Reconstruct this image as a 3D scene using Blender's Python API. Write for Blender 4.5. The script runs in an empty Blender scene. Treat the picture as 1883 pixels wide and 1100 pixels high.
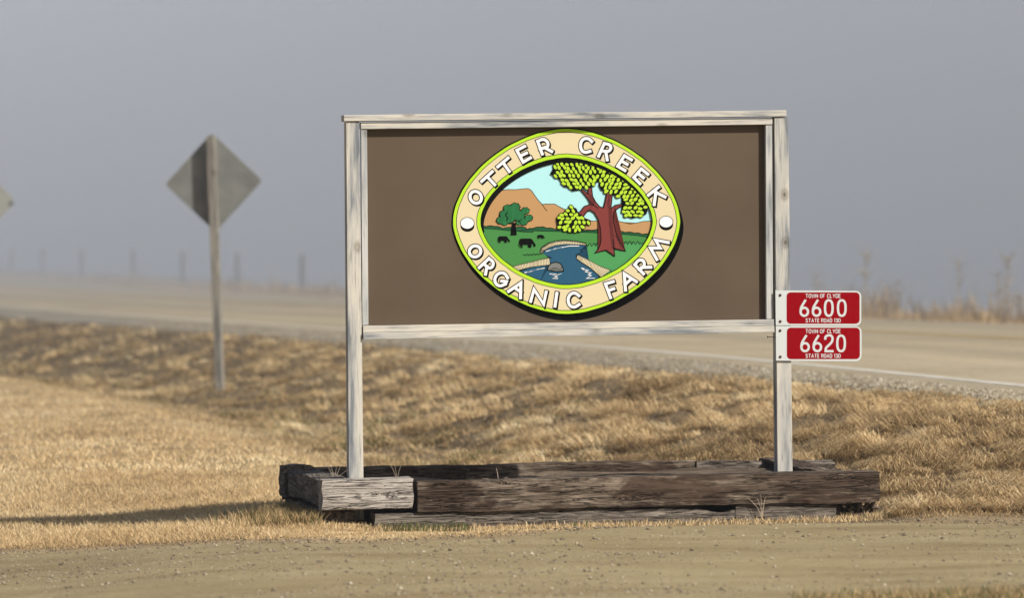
import bpy, bmesh, math, random
import numpy as np
from mathutils import Vector, Matrix
random.seed(7)
rng = np.random.default_rng(7)
R = math.radians
sc = bpy.context.scene
col = sc.collection

# ------------------------------------------------------------------ camera
W0, H0, FPX = 1883.0, 1100.0, 8181.0
CAM = Vector((0.0, 0.0, 1.58))
PITCH, ROLL = math.atan(80 / FPX), 0.010
F_ = Vector((0, math.cos(PITCH), -math.sin(PITCH)))
U0 = Vector((0, math.sin(PITCH), math.cos(PITCH)))
R0 = Vector((1, 0, 0))
R_ = R0 * math.cos(ROLL) - U0 * math.sin(ROLL)
U_ = U0 * math.cos(ROLL) + R0 * math.sin(ROLL)
cd = bpy.data.cameras.new('camera')
cam = bpy.data.objects.new('camera', cd); col.objects.link(cam)
M = Matrix((R_, U_, -F_)).transposed().to_4x4(); M.translation = CAM
cam.matrix_world = M
cd.sensor_width = 36.0; cd.lens = FPX / W0 * 36.0
cd.clip_start = 0.5; cd.clip_end = 4000
cd.dof.use_dof = True; cd.dof.focus_distance = 26.75; cd.dof.aperture_fstop = 2.6
sc.camera = cam

# ------------------------------------------------------------------ light
SUN_V = Vector((1.06, -0.83, 1.05)).normalized()
sun_el = math.asin(SUN_V.z); sun_rot = math.atan2(SUN_V.x, SUN_V.y)
w = bpy.data.worlds.new("World"); sc.world = w; w.use_nodes = True
wn = w.node_tree.nodes; wl = w.node_tree.links
bg = wn['Background']; sky = wn.new('ShaderNodeTexSky'); sky.sky_type = 'NISHITA'
sky.sun_disc = False; sky.sun_elevation = sun_el; sky.sun_rotation = sun_rot
sky.dust_density = 2.5; sky.air_density = 1.0
wl.new(sky.outputs[0], bg.inputs[0]); bg.inputs[1].default_value = 0.07
sd = bpy.data.lights.new('sun', 'SUN'); sd.energy = 5.0; sd.angle = R(0.5); sd.color = (1.0, 0.955, 0.88)
sun = bpy.data.objects.new('sun', sd); col.objects.link(sun)
sun.rotation_euler = SUN_V.to_track_quat('Z', 'Y').to_euler(); sun.location = (10, 10, 60)
vs = sc.view_settings
vs.view_transform = 'Standard'; vs.look = 'None'; vs.exposure = 0.20; vs.gamma = 1; vs.use_curve_mapping = False
sc.cycles.use_denoising = True
sc.cycles.max_bounces = 6; sc.cycles.transparent_max_bounces = 64
sc.cycles.volume_bounces = 0
try:
    sc.cycles.denoiser = 'OPENIMAGEDENOISE'
except Exception:
    pass

def ray(px, py):
    return F_ + R_ * ((px - W0 / 2) / FPX) - U_ * ((py - H0 / 2) / FPX)
def at_y(px, py, Y):
    d = ray(px, py); return CAM + d * (Y / d.y)
def at_z(px, py, z):
    d = ray(px, py); return CAM + d * ((z - CAM.z) / d.z)

# ------------------------------------------------------------------ helpers
def tag(o, label=None, cat=None, group=None, kind=None):
    if label: o['label'] = label
    if cat: o['category'] = cat
    if group: o['group'] = group
    if kind: o['kind'] = kind
    return o
def empty(name, loc, rz=0.0):
    o = bpy.data.objects.new(name, None); col.objects.link(o)
    o.location = loc; o.rotation_euler = (0, 0, rz); o.empty_display_size = 0.2
    return o
def link(name, me, mats, parent=None):
    o = bpy.data.objects.new(name, me); col.objects.link(o)
    for m in (mats if isinstance(mats, (list, tuple)) else [mats]): me.materials.append(m)
    if parent: o.parent = parent
    return o
def from_bm(name, bm, mats, parent=None, smooth=False):
    me = bpy.data.meshes.new(name)
    bmesh.ops.recalc_face_normals(bm, faces=bm.faces)
    bm.to_mesh(me); bm.free()
    if smooth:
        for p in me.polygons: p.use_smooth = True
    return link(name, me, mats, parent)
def hexa(bm, c, bev=0.0):
    """c: 8 corners, first four one side (ring), last four the other side."""
    b2 = bmesh.new()
    v = [b2.verts.new(p) for p in c]
    for f in ((0,1,2,3),(7,6,5,4),(0,4,5,1),(1,5,6,2),(2,6,7,3),(3,7,4,0)):
        b2.faces.new([v[i] for i in f])
    bmesh.ops.recalc_face_normals(b2, faces=b2.faces)
    if bev > 0:
        bmesh.ops.bevel(b2, geom=list(b2.edges), offset=bev, segments=2, affect='EDGES', profile=0.6)
    me = bpy.data.meshes.new('tmp'); b2.to_mesh(me); b2.free()
    bm.from_mesh(me); bpy.data.meshes.remove(me)
def box(bm, x0, x1, y0, y1, z0, z1, bev=0.0):
    hexa(bm, [(x0,y0,z0),(x1,y0,z0),(x1,y0,z1),(x0,y0,z1),(x0,y1,z0),(x1,y1,z0),(x1,y1,z1),(x0,y1,z1)], bev)
def lathe(bm, p, axis, prof, n=14):
    """prof: list of (dist along axis, radius)."""
    axis = Vector(axis).normalized(); q = axis.to_track_quat('Z', 'Y')
    rings = []
    for h, r in prof:
        rings.append([bm.verts.new(Vector(p) + q @ Vector((r*math.cos(2*math.pi*i/n), r*math.sin(2*math.pi*i/n), h))) for i in range(n)])
    for a, b in zip(rings, rings[1:]):
        for i in range(n): bm.faces.new((a[i], a[(i+1)%n], b[(i+1)%n], b[i]))
    bm.faces.new(rings[0][::-1]); bm.faces.new(rings[-1])
def tube(bm, pts, r0, r1, n=5):
    rings = []
    for k, p in enumerate(pts):
        p = Vector(p)
        d = (Vector(pts[min(k+1, len(pts)-1)]) - Vector(pts[max(k-1, 0)])).normalized()
        q = d.to_track_quat('Z', 'Y'); r = r0 + (r1-r0)*k/(len(pts)-1)
        rings.append([bm.verts.new(p + q @ Vector((r*math.cos(2*math.pi*i/n), r*math.sin(2*math.pi*i/n), 0))) for i in range(n)])
    for a, b in zip(rings, rings[1:]):
        for i in range(n): bm.faces.new((a[i], a[(i+1)%n], b[(i+1)%n], b[i]))
    bm.faces.new(rings[0][::-1]); bm.faces.new(rings[-1])

# numpy value noise
_tab = rng.random((256, 256))
def vnoise(x, y):
    x = np.asarray(x, float); y = np.asarray(y, float)
    xi = np.floor(x).astype(int); yi = np.floor(y).astype(int)
    fx = x - xi; fy = y - yi
    fx = fx*fx*(3-2*fx); fy = fy*fy*(3-2*fy)
    g = lambda a, b: _tab[a % 256, b % 256]
    return (g(xi,yi)*(1-fx)+g(xi+1,yi)*fx)*(1-fy) + (g(xi,yi+1)*(1-fx)+g(xi+1,yi+1)*fx)*fy
def fbm(x, y, o=4):
    s = 0; a = 0.5; t = 0
    for k in range(o):
        s = s + a*vnoise(x*2**k + 17*k, y*2**k + 31*k); t += a; a *= 0.5
    return s/t
def sstep(a, b, x):
    t = np.clip((np.asarray(x, float)-a)/(b-a), 0, 1); return t*t*(3-2*t)

# ------------------------------------------------------------------ materials
def srgb(r, g, b):
    f = lambda c: (c/255/12.92) if c/255 <= 0.04045 else ((c/255+0.055)/1.055)**2.4
    return (f(r), f(g), f(b), 1)
def mat(name):
    m = bpy.data.materials.new(name); m.use_nodes = True
    nt = m.node_tree; return m, nt.nodes, nt.links, nt.nodes['Principled BSDF']
def ramp(n, stops):
    r = n.new('ShaderNodeValToRGB'); e = r.color_ramp.elements
    while len(e) < len(stops): e.new(0.5)
    for i, (p, c) in enumerate(stops):
        e[i].position = p; e[i].color = c if len(c) == 4 else (*c, 1)
    return r
def coords(n, l, scale, seed=True):
    tc = n.new('ShaderNodeTexCoord'); mp = n.new('ShaderNodeMapping'); mp.inputs['Scale'].default_value = scale
    if seed:
        oi = n.new('ShaderNodeObjectInfo'); mul = n.new('ShaderNodeMath'); mul.operation = 'MULTIPLY'; mul.inputs[1].default_value = 37.0
        l.new(oi.outputs['Random'], mul.inputs[0])
        add = n.new('ShaderNodeVectorMath'); add.operation = 'ADD'
        l.new(tc.outputs['Object'], add.inputs[0]); l.new(mul.outputs[0], add.inputs[1]); l.new(add.outputs[0], mp.inputs[0])
    else:
        l.new(tc.outputs['Object'], mp.inputs[0])
    return mp
def noise(n, l, src, scale, detail=4, rough=0.6, dist=0.0):
    t = n.new('ShaderNodeTexNoise'); t.inputs['Scale'].default_value = scale; t.inputs['Detail'].default_value = detail
    t.inputs['Roughness'].default_value = rough; t.inputs['Distortion'].default_value = dist
    l.new(src.outputs[0], t.inputs['Vector']); return t
def mix(n, l, fac, a, b, mode='MIX'):
    m = n.new('ShaderNodeMix'); m.data_type = 'RGBA'; m.blend_type = mode
    for i, v in ((0, fac), (6, a), (7, b)):
        if hasattr(v, 'links') or hasattr(v, 'is_output'): l.new(v, m.inputs[i])
        else: m.inputs[i].default_value = v
    return m.outputs[2]
def bump(n, l, h, strength, dist, bs):
    b = n.new('ShaderNodeBump'); b.inputs['Strength'].default_value = strength; b.inputs['Distance'].default_value = dist
    l.new(h, b.inputs['Height']); l.new(b.outputs[0], bs.inputs['Normal'])
def flat(name, c, rough=0.6, spec=0.3):
    m, n, l, b = mat(name); b.inputs['Base Color'].default_value = c; b.inputs['Roughness'].default_value = rough
    b.inputs['Specular IOR Level'].default_value = spec; return m

def lumber(name, axis, light=(0.54,0.51,0.445), mid=(0.41,0.40,0.375), dark=(0.19,0.205,0.22)):
    m, n, l, b = mat(name)
    s = [1.0, 1.0, 1.0]; s[axis] = 0.05
    mp = coords(n, l, s)
    s2 = [1.0, 1.0, 1.0]; s2[axis] = 0.12; mp2 = coords(n, l, s2)
    g = noise(n, l, mp, 90, 5, 0.65, 0.4)
    p = noise(n, l, mp2, 14, 3, 0.6)
    r1 = ramp(n, [(0.34, dark), (0.46, mid), (0.60, light)]); l.new(p.outputs[0], r1.inputs[0])
    r2 = ramp(n, [(0.30, (0.48,0.48,0.50)), (0.46, (0.92,0.92,0.92)), (0.7, (1.08,1.06,1.02))]); l.new(g.outputs[0], r2.inputs[0])
    c = mix(n, l, 1.0, r1.outputs[0], r2.outputs[0], 'MULTIPLY')
    s3 = [1.0, 0.0, 1.0]; s3[axis] = 0.6; mp3 = coords(n, l, s3)
    v = n.new('ShaderNodeTexVoronoi'); v.inputs['Scale'].default_value = 6.0; l.new(mp3.outputs[0], v.inputs['Vector'])
    kr = ramp(n, [(0.0, (0.10,0.09,0.08)), (0.05, (0.35,0.33,0.31)), (0.075, (0.75,0.72,0.68)), (0.10, (0.55,0.53,0.50)), (0.15, (0.85,0.84,0.82)), (0.2, (1,1,1))]); l.new(v.outputs['Distance'], kr.inputs[0])
    c = mix(n, l, 0.9, c, kr.outputs[0], 'MULTIPLY')
    l.new(c, b.inputs['Base Color']); b.inputs['Roughness'].default_value = 0.8; b.inputs['Specular IOR Level'].default_value = 0.2
    bump(n, l, g.outputs[0], 0.5, 0.002, b)
    return m
M_lumV = lumber('weathered_lumber_upright', 2)
M_lumH = lumber('weathered_lumber_rail', 0)
M_lumD = lumber('weathered_lumber_grey', 2, (0.48,0.48,0.46), (0.36,0.37,0.37), (0.24,0.255,0.26))

def old_timber(name, cl, cm, cd_, stain=None, stain_amt=0.0, scale_axis=0):
    m, n, l, b = mat(name)
    s = [1.0]*3; s[scale_axis] = 0.09; mp = coords(n, l, s)
    s2 = [1.0]*3; s2[scale_axis] = 0.3; mp2 = coords(n, l, s2)
    s3 = [1.0]*3; s3[scale_axis] = 0.04; mp3 = coords(n, l, s3)
    g = noise(n, l, mp, 55, 8, 0.7, 0.8)
    g2 = noise(n, l, mp2, 4.5, 6, 0.72, 0.6)
    r1 = ramp(n, [(0.33, cd_), (0.47, cm), (0.66, cl)]); l.new(g.outputs[0], r1.inputs[0])
    c = r1.outputs[0]
    if stain:
        rs = ramp(n, [(0.53-stain_amt, (0,0,0)), (0.60-stain_amt, (1,1,1))]); l.new(g2.outputs[0], rs.inputs[0])
        rs.color_ramp.elements[1].color = (0.93,0.93,0.93,1)
        st = mix(n, l, 0.20, stain, r1.outputs[0], 'MIX')
        c = mix(n, l, rs.outputs[0], c, st)
    # cracks along the grain
    ck = noise(n, l, mp3, 26, 5, 0.7, 1.6)
    rc = ramp(n, [(0.478, (1,1,1)), (0.494, (0.06,0.05,0.045)), (0.506, (0.06,0.05,0.045)), (0.522, (1,1,1))]); l.new(ck.outputs[0], rc.inputs[0])
    wt = noise(n, l, mp2, 6, 3, 0.5)
    rw = ramp(n, [(0.36, (0,0,0)), (0.46, (1,1,1))]); l.new(wt.outputs[0], rw.inputs[0])
    cr = mix(n, l, rw.outputs[0], (1,1,1,1), rc.outputs[0])
    c = mix(n, l, 1.0, c, cr, 'MULTIPLY')
    l.new(c, b.inputs['Base Color']); b.inputs['Roughness'].default_value = 0.9; b.inputs['Specular IOR Level'].default_value = 0.15
    hh = mix(n, l, 0.6, g.outputs[0], cr)
    bump(n, l, hh, 1.0, 0.014, b)
    return m
M_tieBleach = old_timber('bleached_timber', (0.52,0.47,0.41), (0.36,0.32,0.28), (0.12,0.10,0.09))
M_tieBrown = old_timber('creosoted_timber', (0.27,0.215,0.16), (0.145,0.110,0.082), (0.022,0.017,0.013), (0.038,0.020,0.012,1), 0.075)
M_tieGrey = old_timber('greyed_timber', (0.26,0.22,0.18), (0.135,0.112,0.092), (0.035,0.029,0.025))

def ground_mat():
    m, n, l, b = mat('dry_turf_soil')
    mp = coords(n, l, (1,1,1), False)
    a = noise(n, l, mp, 0.9, 6, 0.65); f = noise(n, l, mp, 40, 6, 0.75)
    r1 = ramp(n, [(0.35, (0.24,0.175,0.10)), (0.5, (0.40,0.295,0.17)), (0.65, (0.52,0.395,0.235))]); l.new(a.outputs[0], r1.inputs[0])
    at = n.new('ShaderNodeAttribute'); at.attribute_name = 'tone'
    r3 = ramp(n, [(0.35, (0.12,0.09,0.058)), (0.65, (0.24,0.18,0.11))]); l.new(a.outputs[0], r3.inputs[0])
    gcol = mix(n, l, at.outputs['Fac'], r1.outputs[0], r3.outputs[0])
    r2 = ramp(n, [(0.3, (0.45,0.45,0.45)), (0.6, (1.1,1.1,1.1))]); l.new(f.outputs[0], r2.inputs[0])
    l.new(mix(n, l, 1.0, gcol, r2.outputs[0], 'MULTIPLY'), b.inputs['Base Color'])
    b.inputs['Roughness'].default_value = 1.0; b.inputs['Specular IOR Level'].default_value = 0.05
    bump(n, l, f.outputs[0], 0.8, 0.02, b); return m
M_ground = ground_mat()
def gravel_mat(name, lo, mi, hi, sc1=0.7, fine=120, fb=0.7):
    m, n, l, b = mat(name)
    mp = coords(n, l, (0.35,1,1), False)
    mq = coords(n, l, (1,1,1), False)
    a = noise(n, l, mp, sc1*3, 5, 0.6); f = noise(n, l, mq, fine, 4, 0.8)
    v = n.new('ShaderNodeTexVoronoi'); v.inputs['Scale'].default_value = fine*0.7; l.new(mq.outputs[0], v.inputs['Vector'])
    r1 = ramp(n, [(0.32, lo), (0.5, mi), (0.68, hi)]); l.new(a.outputs[0], r1.inputs[0])
    r2 = ramp(n, [(0.3, (0.68,0.66,0.63)), (0.65, (1.12,1.12,1.12))]); l.new(f.outputs[0], r2.inputs[0])
    f2 = noise(n, l, mq, fine*0.22, 5, 0.8); r4 = ramp(n, [(0.32, (0.74,0.72,0.69)), (0.5, (1.0,1.0,1.0)), (0.7, (1.1,1.09,1.07))]); l.new(f2.outputs[0], r4.inputs[0])
    l.new(mix(n, l, 1.0, mix(n, l, 1.0, r1.outputs[0], r2.outputs[0], 'MULTIPLY'), r4.outputs[0], 'MULTIPLY'), b.inputs['Base Color'])
    b.inputs['Roughness'].default_value = 1.0; b.inputs['Specular IOR Level'].default_value = 0.1
    hh = mix(n, l, 0.5, f.outputs[0], v.outputs['Distance'])
    bump(n, l, hh, fb, 0.008, b); return m
M_drive = gravel_mat('packed_gravel', (0.262,0.202,0.110), (0.320,0.258,0.146), (0.360,0.298,0.175))
M_shoulder = gravel_mat('shoulder_gravel', (0.23,0.20,0.155), (0.31,0.275,0.215), (0.38,0.34,0.28), 0.7, 45, 0.9)
M_road = gravel_mat('pale_chipseal', (0.385,0.320,0.215), (0.440,0.368,0.252), (0.485,0.408,0.285), 0.12, 60, 0.3)
def bands(m, stops):
    n = m.node_tree.nodes; l = m.node_tree.links; b = n['Principled BSDF']; src = b.inputs['Base Color'].links[0].from_socket
    at = n.new('ShaderNodeAttribute'); at.attribute_name = 'tone'; r = ramp(n, stops); l.new(at.outputs['Fac'], r.inputs[0])
    l.new(mix(n, l, 1.0, src, r.outputs[0], 'MULTIPLY'), b.inputs['Base Color'])
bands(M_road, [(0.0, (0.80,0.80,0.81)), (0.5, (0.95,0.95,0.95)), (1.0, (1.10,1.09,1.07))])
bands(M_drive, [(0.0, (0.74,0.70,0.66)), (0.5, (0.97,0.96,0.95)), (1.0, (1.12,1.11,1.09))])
M_white = gravel_mat('road_paint_white', (0.50,0.47,0.40), (0.62,0.58,0.50), (0.68,0.64,0.56), 1.0, 60, 0.2)
M_yellow = gravel_mat('road_paint_yellow', (0.52,0.37,0.16), (0.60,0.42,0.18), (0.62,0.44,0.20), 1.0, 60, 0.2)

def grass_mat():
    m, n, l, b = mat('dry_grass_blades')
    at = n.new('ShaderNodeAttribute'); at.attribute_name = 'tone'
    r1 = ramp(n, [(0.0, (0.060,0.090,0.022)), (0.12, (0.10,0.13,0.035)), (0.22, (0.20,0.135,0.070)), (0.45, (0.50,0.345,0.175)), (0.70, (0.68,0.50,0.27)), (1.0, (0.80,0.68,0.44))])
    l.new(at.outputs['Fac'], r1.inputs[0]); l.new(r1.outputs[0], b.inputs['Base Color'])
    b.inputs['Roughness'].default_value = 0.75; b.inputs['Specular IOR Level'].default_value = 0.15
    tr = n.new('ShaderNodeBsdfTranslucent'); l.new(r1.outputs[0], tr.inputs[0])
    mx = n.new('ShaderNodeMixShader'); mx.inputs[0].default_value = 0.25
    l.new(b.outputs[0], mx.inputs[1]); l.new(tr.outputs[0], mx.inputs[2])
    l.new(mx.outputs[0], n['Material Output'].inputs['Surface']); return m
M_grass = grass_mat()

def stone_mat():
    m, n, l, b = mat('loose_stone')
    at = n.new('ShaderNodeAttribute'); at.attribute_name = 'tone'
    r1 = ramp(n, [(0.0, (0.085,0.065,0.045)), (0.4, (0.23,0.18,0.115)), (0.8, (0.44,0.385,0.28)), (1.0, (0.58,0.54,0.47))])
    l.new(at.outputs['Fac'], r1.inputs[0]); l.new(r1.outputs[0], b.inputs['Base Color']); b.inputs['Roughness'].default_value = 0.9
    return m
M_stone = stone_mat()

# ------------------------------------------------------------------ terrain functions
_Yt = np.linspace(-60, 900, 9601)
_sl = -0.165 - 0.085*sstep(38, 62, _Yt)
_Xn = np.cumsum(_sl)*(_Yt[1]-_Yt[0])
_Xn = _Xn - np.interp(35.8, _Yt, _Xn) + 4.12
def roadX(Y): return np.interp(Y, _Yt, _Xn)
def qof(X, Y):
    s = np.interp(Y, _Yt, _sl); return (roadX(Y)-X)/np.sqrt(1+s*s)
def roadz(Y):
    t = np.maximum(0, np.asarray(Y, float)-80); return 0.48 + np.where(t < 110, 5.0e-5*t*t, 5.0e-5*110*110 + 0.004*(t-110))
def shw(Y): return 0.85 + 0.55*sstep(32, 50, Y) + 0.3*sstep(60,90,Y)
def lawnz(X, Y):
    z = -0.13*sstep(-0.9, -3.2, X)*sstep(33, 27, Y)
    z = z + 0.05*(fbm(X*0.35+5, Y*0.22+9, 2)-0.5)*sstep(27, 34, Y)
    z = z + 0.012*(fbm(X*3, Y*3, 2)-0.5) - 0.068*np.exp(-((Y-26.35-0.17*(X-0.2))/0.50)**2)*sstep(-1.3,-0.6,X)*sstep(2.6,2.0,X)
    return z
def hit_lawn(px, py):
    Y = 25.0
    for _ in range(60):
        p = at_y(px, py, Y); z = float(lawnz(p.x, p.y)); q = at_z(px, py, z); Y = 0.5*Y + 0.5*q.y
    return at_y(px, py, Y)
_dp = [hit_lawn(px, py) for px, py in ((0,1012),(300,1002),(640,994),(900,986),(1280,969),(1883,961))]
DRV = [(-40,23.0),(-6,_dp[0].y-0.25)] + [(p.x, p.y) for p in _dp] + [(6,25.9),(40,25)]
def driveY(X): return np.interp(X, [p[0] for p in DRV], [p[1] for p in DRV])
def terrain(X, Y, detail=True):
    X = np.asarray(X, float); Y = np.asarray(Y, float)
    q = qof(X, Y); rz = roadz(Y); lz = lawnz(X, Y)
    fac = sstep(26.2, 31.5, Y)
    bank = rz - 0.02 - 0.07*sstep(0.3, 1.8, q)
    t = sstep(1.5, 5.0, q)
    zb = bank*(1-t) + (-0.16)*t
    if detail:
        cl = fbm(X*1.6+3, Y*0.9+7, 3)-0.5
        cl = cl + 0.45*(fbm(X*4+9, Y*2.2+4, 2)-0.5)
        zb = zb + (0.22-0.10*sstep(38,55,Y))*cl*sstep(1.7, 2.4, q)*sstep(5.6, 4.6, q)
    zn = zb*(1-sstep(4.9, 6.4, q)) + lz*sstep(4.9, 6.4, q)
    # close to the driveway the bank has flattened out
    low = sstep(1.2, 2.2, q)
    zn = zn*(1-low*(1-fac)) + lz*low*(1-fac)
    # beyond the road
    over = rz - 0.02 - 0.10*sstep(-9.4, -11.5, q) - 8.0*sstep(-13.5, -75, q) - 2.5*sstep(-80,-200,q)
    z = np.where(q > -4.6, zn, over)
    road = (q < 0.15) & (q > -9.5)
    z = np.where(road, rz-0.06, z)
    return z

# ------------------------------------------------------------------ ground sheet
def grid_mesh(name, xs, ys, zf, m, **k):
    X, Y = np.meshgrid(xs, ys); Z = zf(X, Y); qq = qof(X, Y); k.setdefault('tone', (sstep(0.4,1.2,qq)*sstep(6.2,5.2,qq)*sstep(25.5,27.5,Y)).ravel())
    nx, ny = len(xs), len(ys)
    v = np.stack([X.ravel(), Y.ravel(), Z.ravel()], 1)
    i = np.arange(nx*ny).reshape(ny, nx)
    f = np.stack([i[:-1,:-1].ravel(), i[:-1,1:].ravel(), i[1:,1:].ravel(), i[1:,:-1].ravel()], 1)
    return raw_mesh(name, v, f, m, **k)
def raw_mesh(name, v, f, m, tone=None, smooth=True, parent=None):
    me = bpy.data.meshes.new(name); n = f.shape[1]
    me.vertices.add(len(v)); me.vertices.foreach_set('co', np.ascontiguousarray(v, dtype=np.float32).ravel())
    me.loops.add(f.size); me.loops.foreach_set('vertex_index', np.ascontiguousarray(f, dtype=np.int32).ravel())
    me.polygons.add(len(f)); me.polygons.foreach_set('loop_start', np.arange(0, f.size, n, dtype=np.int32))
    me.polygons.foreach_set('loop_total', np.full(len(f), n, dtype=np.int32))
    if tone is not None:
        a = me.attributes.new('tone', 'FLOAT', 'POINT'); a.data.foreach_set('value', np.ascontiguousarray(tone, dtype=np.float32))
    me.update(calc_edges=True); me.validate()
    me.polygons.foreach_set('use_smooth', np.full(len(f), smooth))
    return link(name, me, m, parent)
def geo(a, b, n): return a*(b/a)**(np.arange(n)/(n-1))
xs = np.concatenate([-geo(7, 900, 60)[::-1], np.linspace(-6.96, 6.96, 330), geo(7, 900, 60)])
ys = np.concatenate([np.linspace(-80, 19.5, 60), np.linspace(19.8, 45, 420), geo(45.15, 1400, 260)])
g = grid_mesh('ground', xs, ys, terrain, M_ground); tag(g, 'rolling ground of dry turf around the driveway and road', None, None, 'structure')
# driveway
us = np.concatenate([np.linspace(-40,-6,30), np.linspace(-5.9,5.9,240), np.linspace(6,9.5,12)])
ts = np.linspace(0, 1, 90)
U, T = np.meshgrid(us, ts)
def drv_edge(X): return driveY(X) + 0.30*(fbm(X*1.7+2, X*0+4, 4)-0.5)
near = 12.0 + 0*U
Yd = near + (drv_edge(U)-near)*T
Zd = terrain(U, Yd) + 0.004 + 0.006*(fbm(U*0.7, Yd*2.2, 4)-0.5)*sstep(1,0.9,T) + 0.006
Zd = Zd - 0.03*sstep(0.97, 1.0, T)
v = np.stack([U.ravel(), Yd.ravel(), Zd.ravel()], 1); i = np.arange(U.size).reshape(U.shape)
f = np.stack([i[:-1,:-1].ravel(), i[:-1,1:].ravel(), i[1:,1:].ravel(), i[1:,:-1].ravel()], 1)
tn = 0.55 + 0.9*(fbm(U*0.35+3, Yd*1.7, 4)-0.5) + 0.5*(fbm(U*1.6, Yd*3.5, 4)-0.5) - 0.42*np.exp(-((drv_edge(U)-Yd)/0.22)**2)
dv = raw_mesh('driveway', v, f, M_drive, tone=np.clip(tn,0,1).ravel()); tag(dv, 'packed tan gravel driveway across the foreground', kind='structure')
# road and markings as strips in (q, Y)
def strip(name, q0, q1, dz, m, Y0=-60, Y1=700, nq=2, label=''):
    Y = np.concatenate([np.arange(Y0, 30, 4.0), np.arange(30, 120, 1.0), geo(120, Y1, 60)])
    Q = np.linspace(q0, q1, nq)
    QQ, YY = np.meshgrid(Q, Y); s = np.interp(YY, _Yt, _sl)
    X = roadX(YY) - QQ*np.sqrt(1+s*s)
    crown = 0.05*(1-((QQ+4.65)/4.9)**2)
    Z = roadz(YY) + crown + dz
    v = np.stack([X.ravel(), YY.ravel(), Z.ravel()], 1); i = np.arange(X.size).reshape(X.shape)
    f = np.stack([i[:-1,1:].ravel(), i[:-1,:-1].ravel(), i[1:,:-1].ravel(), i[1:,1:].ravel()], 1)
    lane = np.abs(((-QQ-0.1) % 4.8) - 2.4)
    tn = 0.5 + 0.38*np.exp(-((lane-0.85)/0.38)**2) - 0.30*np.exp(-(lane/0.45)**2) - 0.45*np.exp(-((QQ-0.35)/0.16)**2) + 0.5*(fbm(QQ*1.2+3, YY*0.03, 3)-0.5) + 0.5*(vnoise(QQ*3+9, YY*0.25)-0.5)*(fbm(QQ*0+2,YY*0.05,2)>0.55)
    return tag(raw_mesh(name, v, f, m, tone=tn.ravel()), label, kind='structure')
strip('road', 0.45, -9.5, 0, M_road, nq=60, label='pale tan two-lane country road running off into the fog')
strip('road_edge_line', 0.07, -0.10, 0.004, M_white, label='white edge line on the near side of the road')
strip('road_centre_line', -4.72, -4.84, 0.004, M_yellow, label='near stripe of the double yellow centre line')
strip('road_centre_line', -4.98, -5.10, 0.004, M_yellow, label='far stripe of the double yellow centre line')
strip('road_edge_line', -8.95, -9.07, 0.004, M_white, label='white edge line on the far side of the road')
Y = np.concatenate([np.arange(20, 90, 0.25), geo(90, 500, 80)]); Q = np.linspace(0, 1, 14)
QQ, YY = np.meshgrid(Q, Y); s = np.interp(YY, _Yt, _sl)
qm = 0.4 + QQ*(shw(YY)-0.4)*(1+0.35*(fbm(YY*0.35, YY*0+1, 4)-0.5)*2*QQ)
X = roadX(YY) - qm*np.sqrt(1+s*s)
Z = np.maximum(terrain(X, YY, False)+0.012, roadz(YY)-0.0-0.085*sstep(0.4,1.9,qm)) + 0.02*(fbm(X*7,YY*7,2)-0.5)
Z = Z - 0.10*sstep(0.85,1.0,QQ); Z[:,0] = roadz(YY[:,0])-0.03
v = np.stack([X.ravel(), YY.ravel(), Z.ravel()], 1); i = np.arange(X.size).reshape(X.shape)
f = np.stack([i[:-1,1:].ravel(), i[:-1,:-1].ravel(), i[1:,:-1].ravel(), i[1:,1:].ravel()], 1)
tag(raw_mesh('road_shoulder', v, f, M_shoulder), 'pale loose gravel shoulder beside the road', kind='structure')

# ------------------------------------------------------------------ hills behind the fog
m_h, n_, l_, b_ = mat('winter_hillside')
mp = coords(n_, l_, (1,1,1), False); nn = noise(n_, l_, mp, 0.03, 5, 0.7)
rr = ramp(n_, [(0.35, (0.035,0.040,0.045)), (0.65, (0.075,0.07,0.06))]); l_.new(nn.outputs[0], rr.inputs[0]); l_.new(rr.outputs[0], b_.inputs['Base Color']); b_.inputs['Roughness'].default_value = 1
ang = np.linspace(R(-75), R(75), 160); rad = np.linspace(0, 1, 14)
A, T = np.meshgrid(ang, rad)
rr_ = 470 + 330*T
hh = -11 + (39 + 12*(fbm(A*6+4, T*0+2, 4)-0.5))*sstep(0, 0.75, T)
X = rr_*np.sin(A); Yh = rr_*np.cos(A)
v = np.stack([X.ravel(), Yh.ravel(), hh.ravel()], 1); i = np.arange(X.size).reshape(X.shape)
f = np.stack([i[:-1,:-1].ravel(), i[:-1,1:].ravel(), i[1:,1:].ravel(), i[1:,:-1].ravel()], 1)
tag(raw_mesh('hills', v, f, m_h), 'wooded hills lost in the fog beyond the valley', kind='structure')

# ------------------------------------------------------------------ planter frame maths
TH = R(10.3)
rV = Vector((math.cos(TH), math.sin(TH), 0)); bV = Vector((-math.sin(TH), math.cos(TH), 0))
SP = at_y(650, 880, 26.72); SP.z = 0.0              # origin of the sign frame (front face of the left post)
def loc(p):
    d = Vector(p) - SP; return Vector((d.dot(rV), d.dot(bV), d.z))
def sp(px, py, y=0.0):
    """sign-frame point seen at a pixel, on the plane at depth y of the sign frame"""
    d = ray(px, py); o = SP + bV*y
    t = (o - CAM).dot(bV) / d.dot(bV)
    return loc(CAM + d*t)
def sx(px, py, y=0.0): return sp(px, py, y).x

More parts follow.
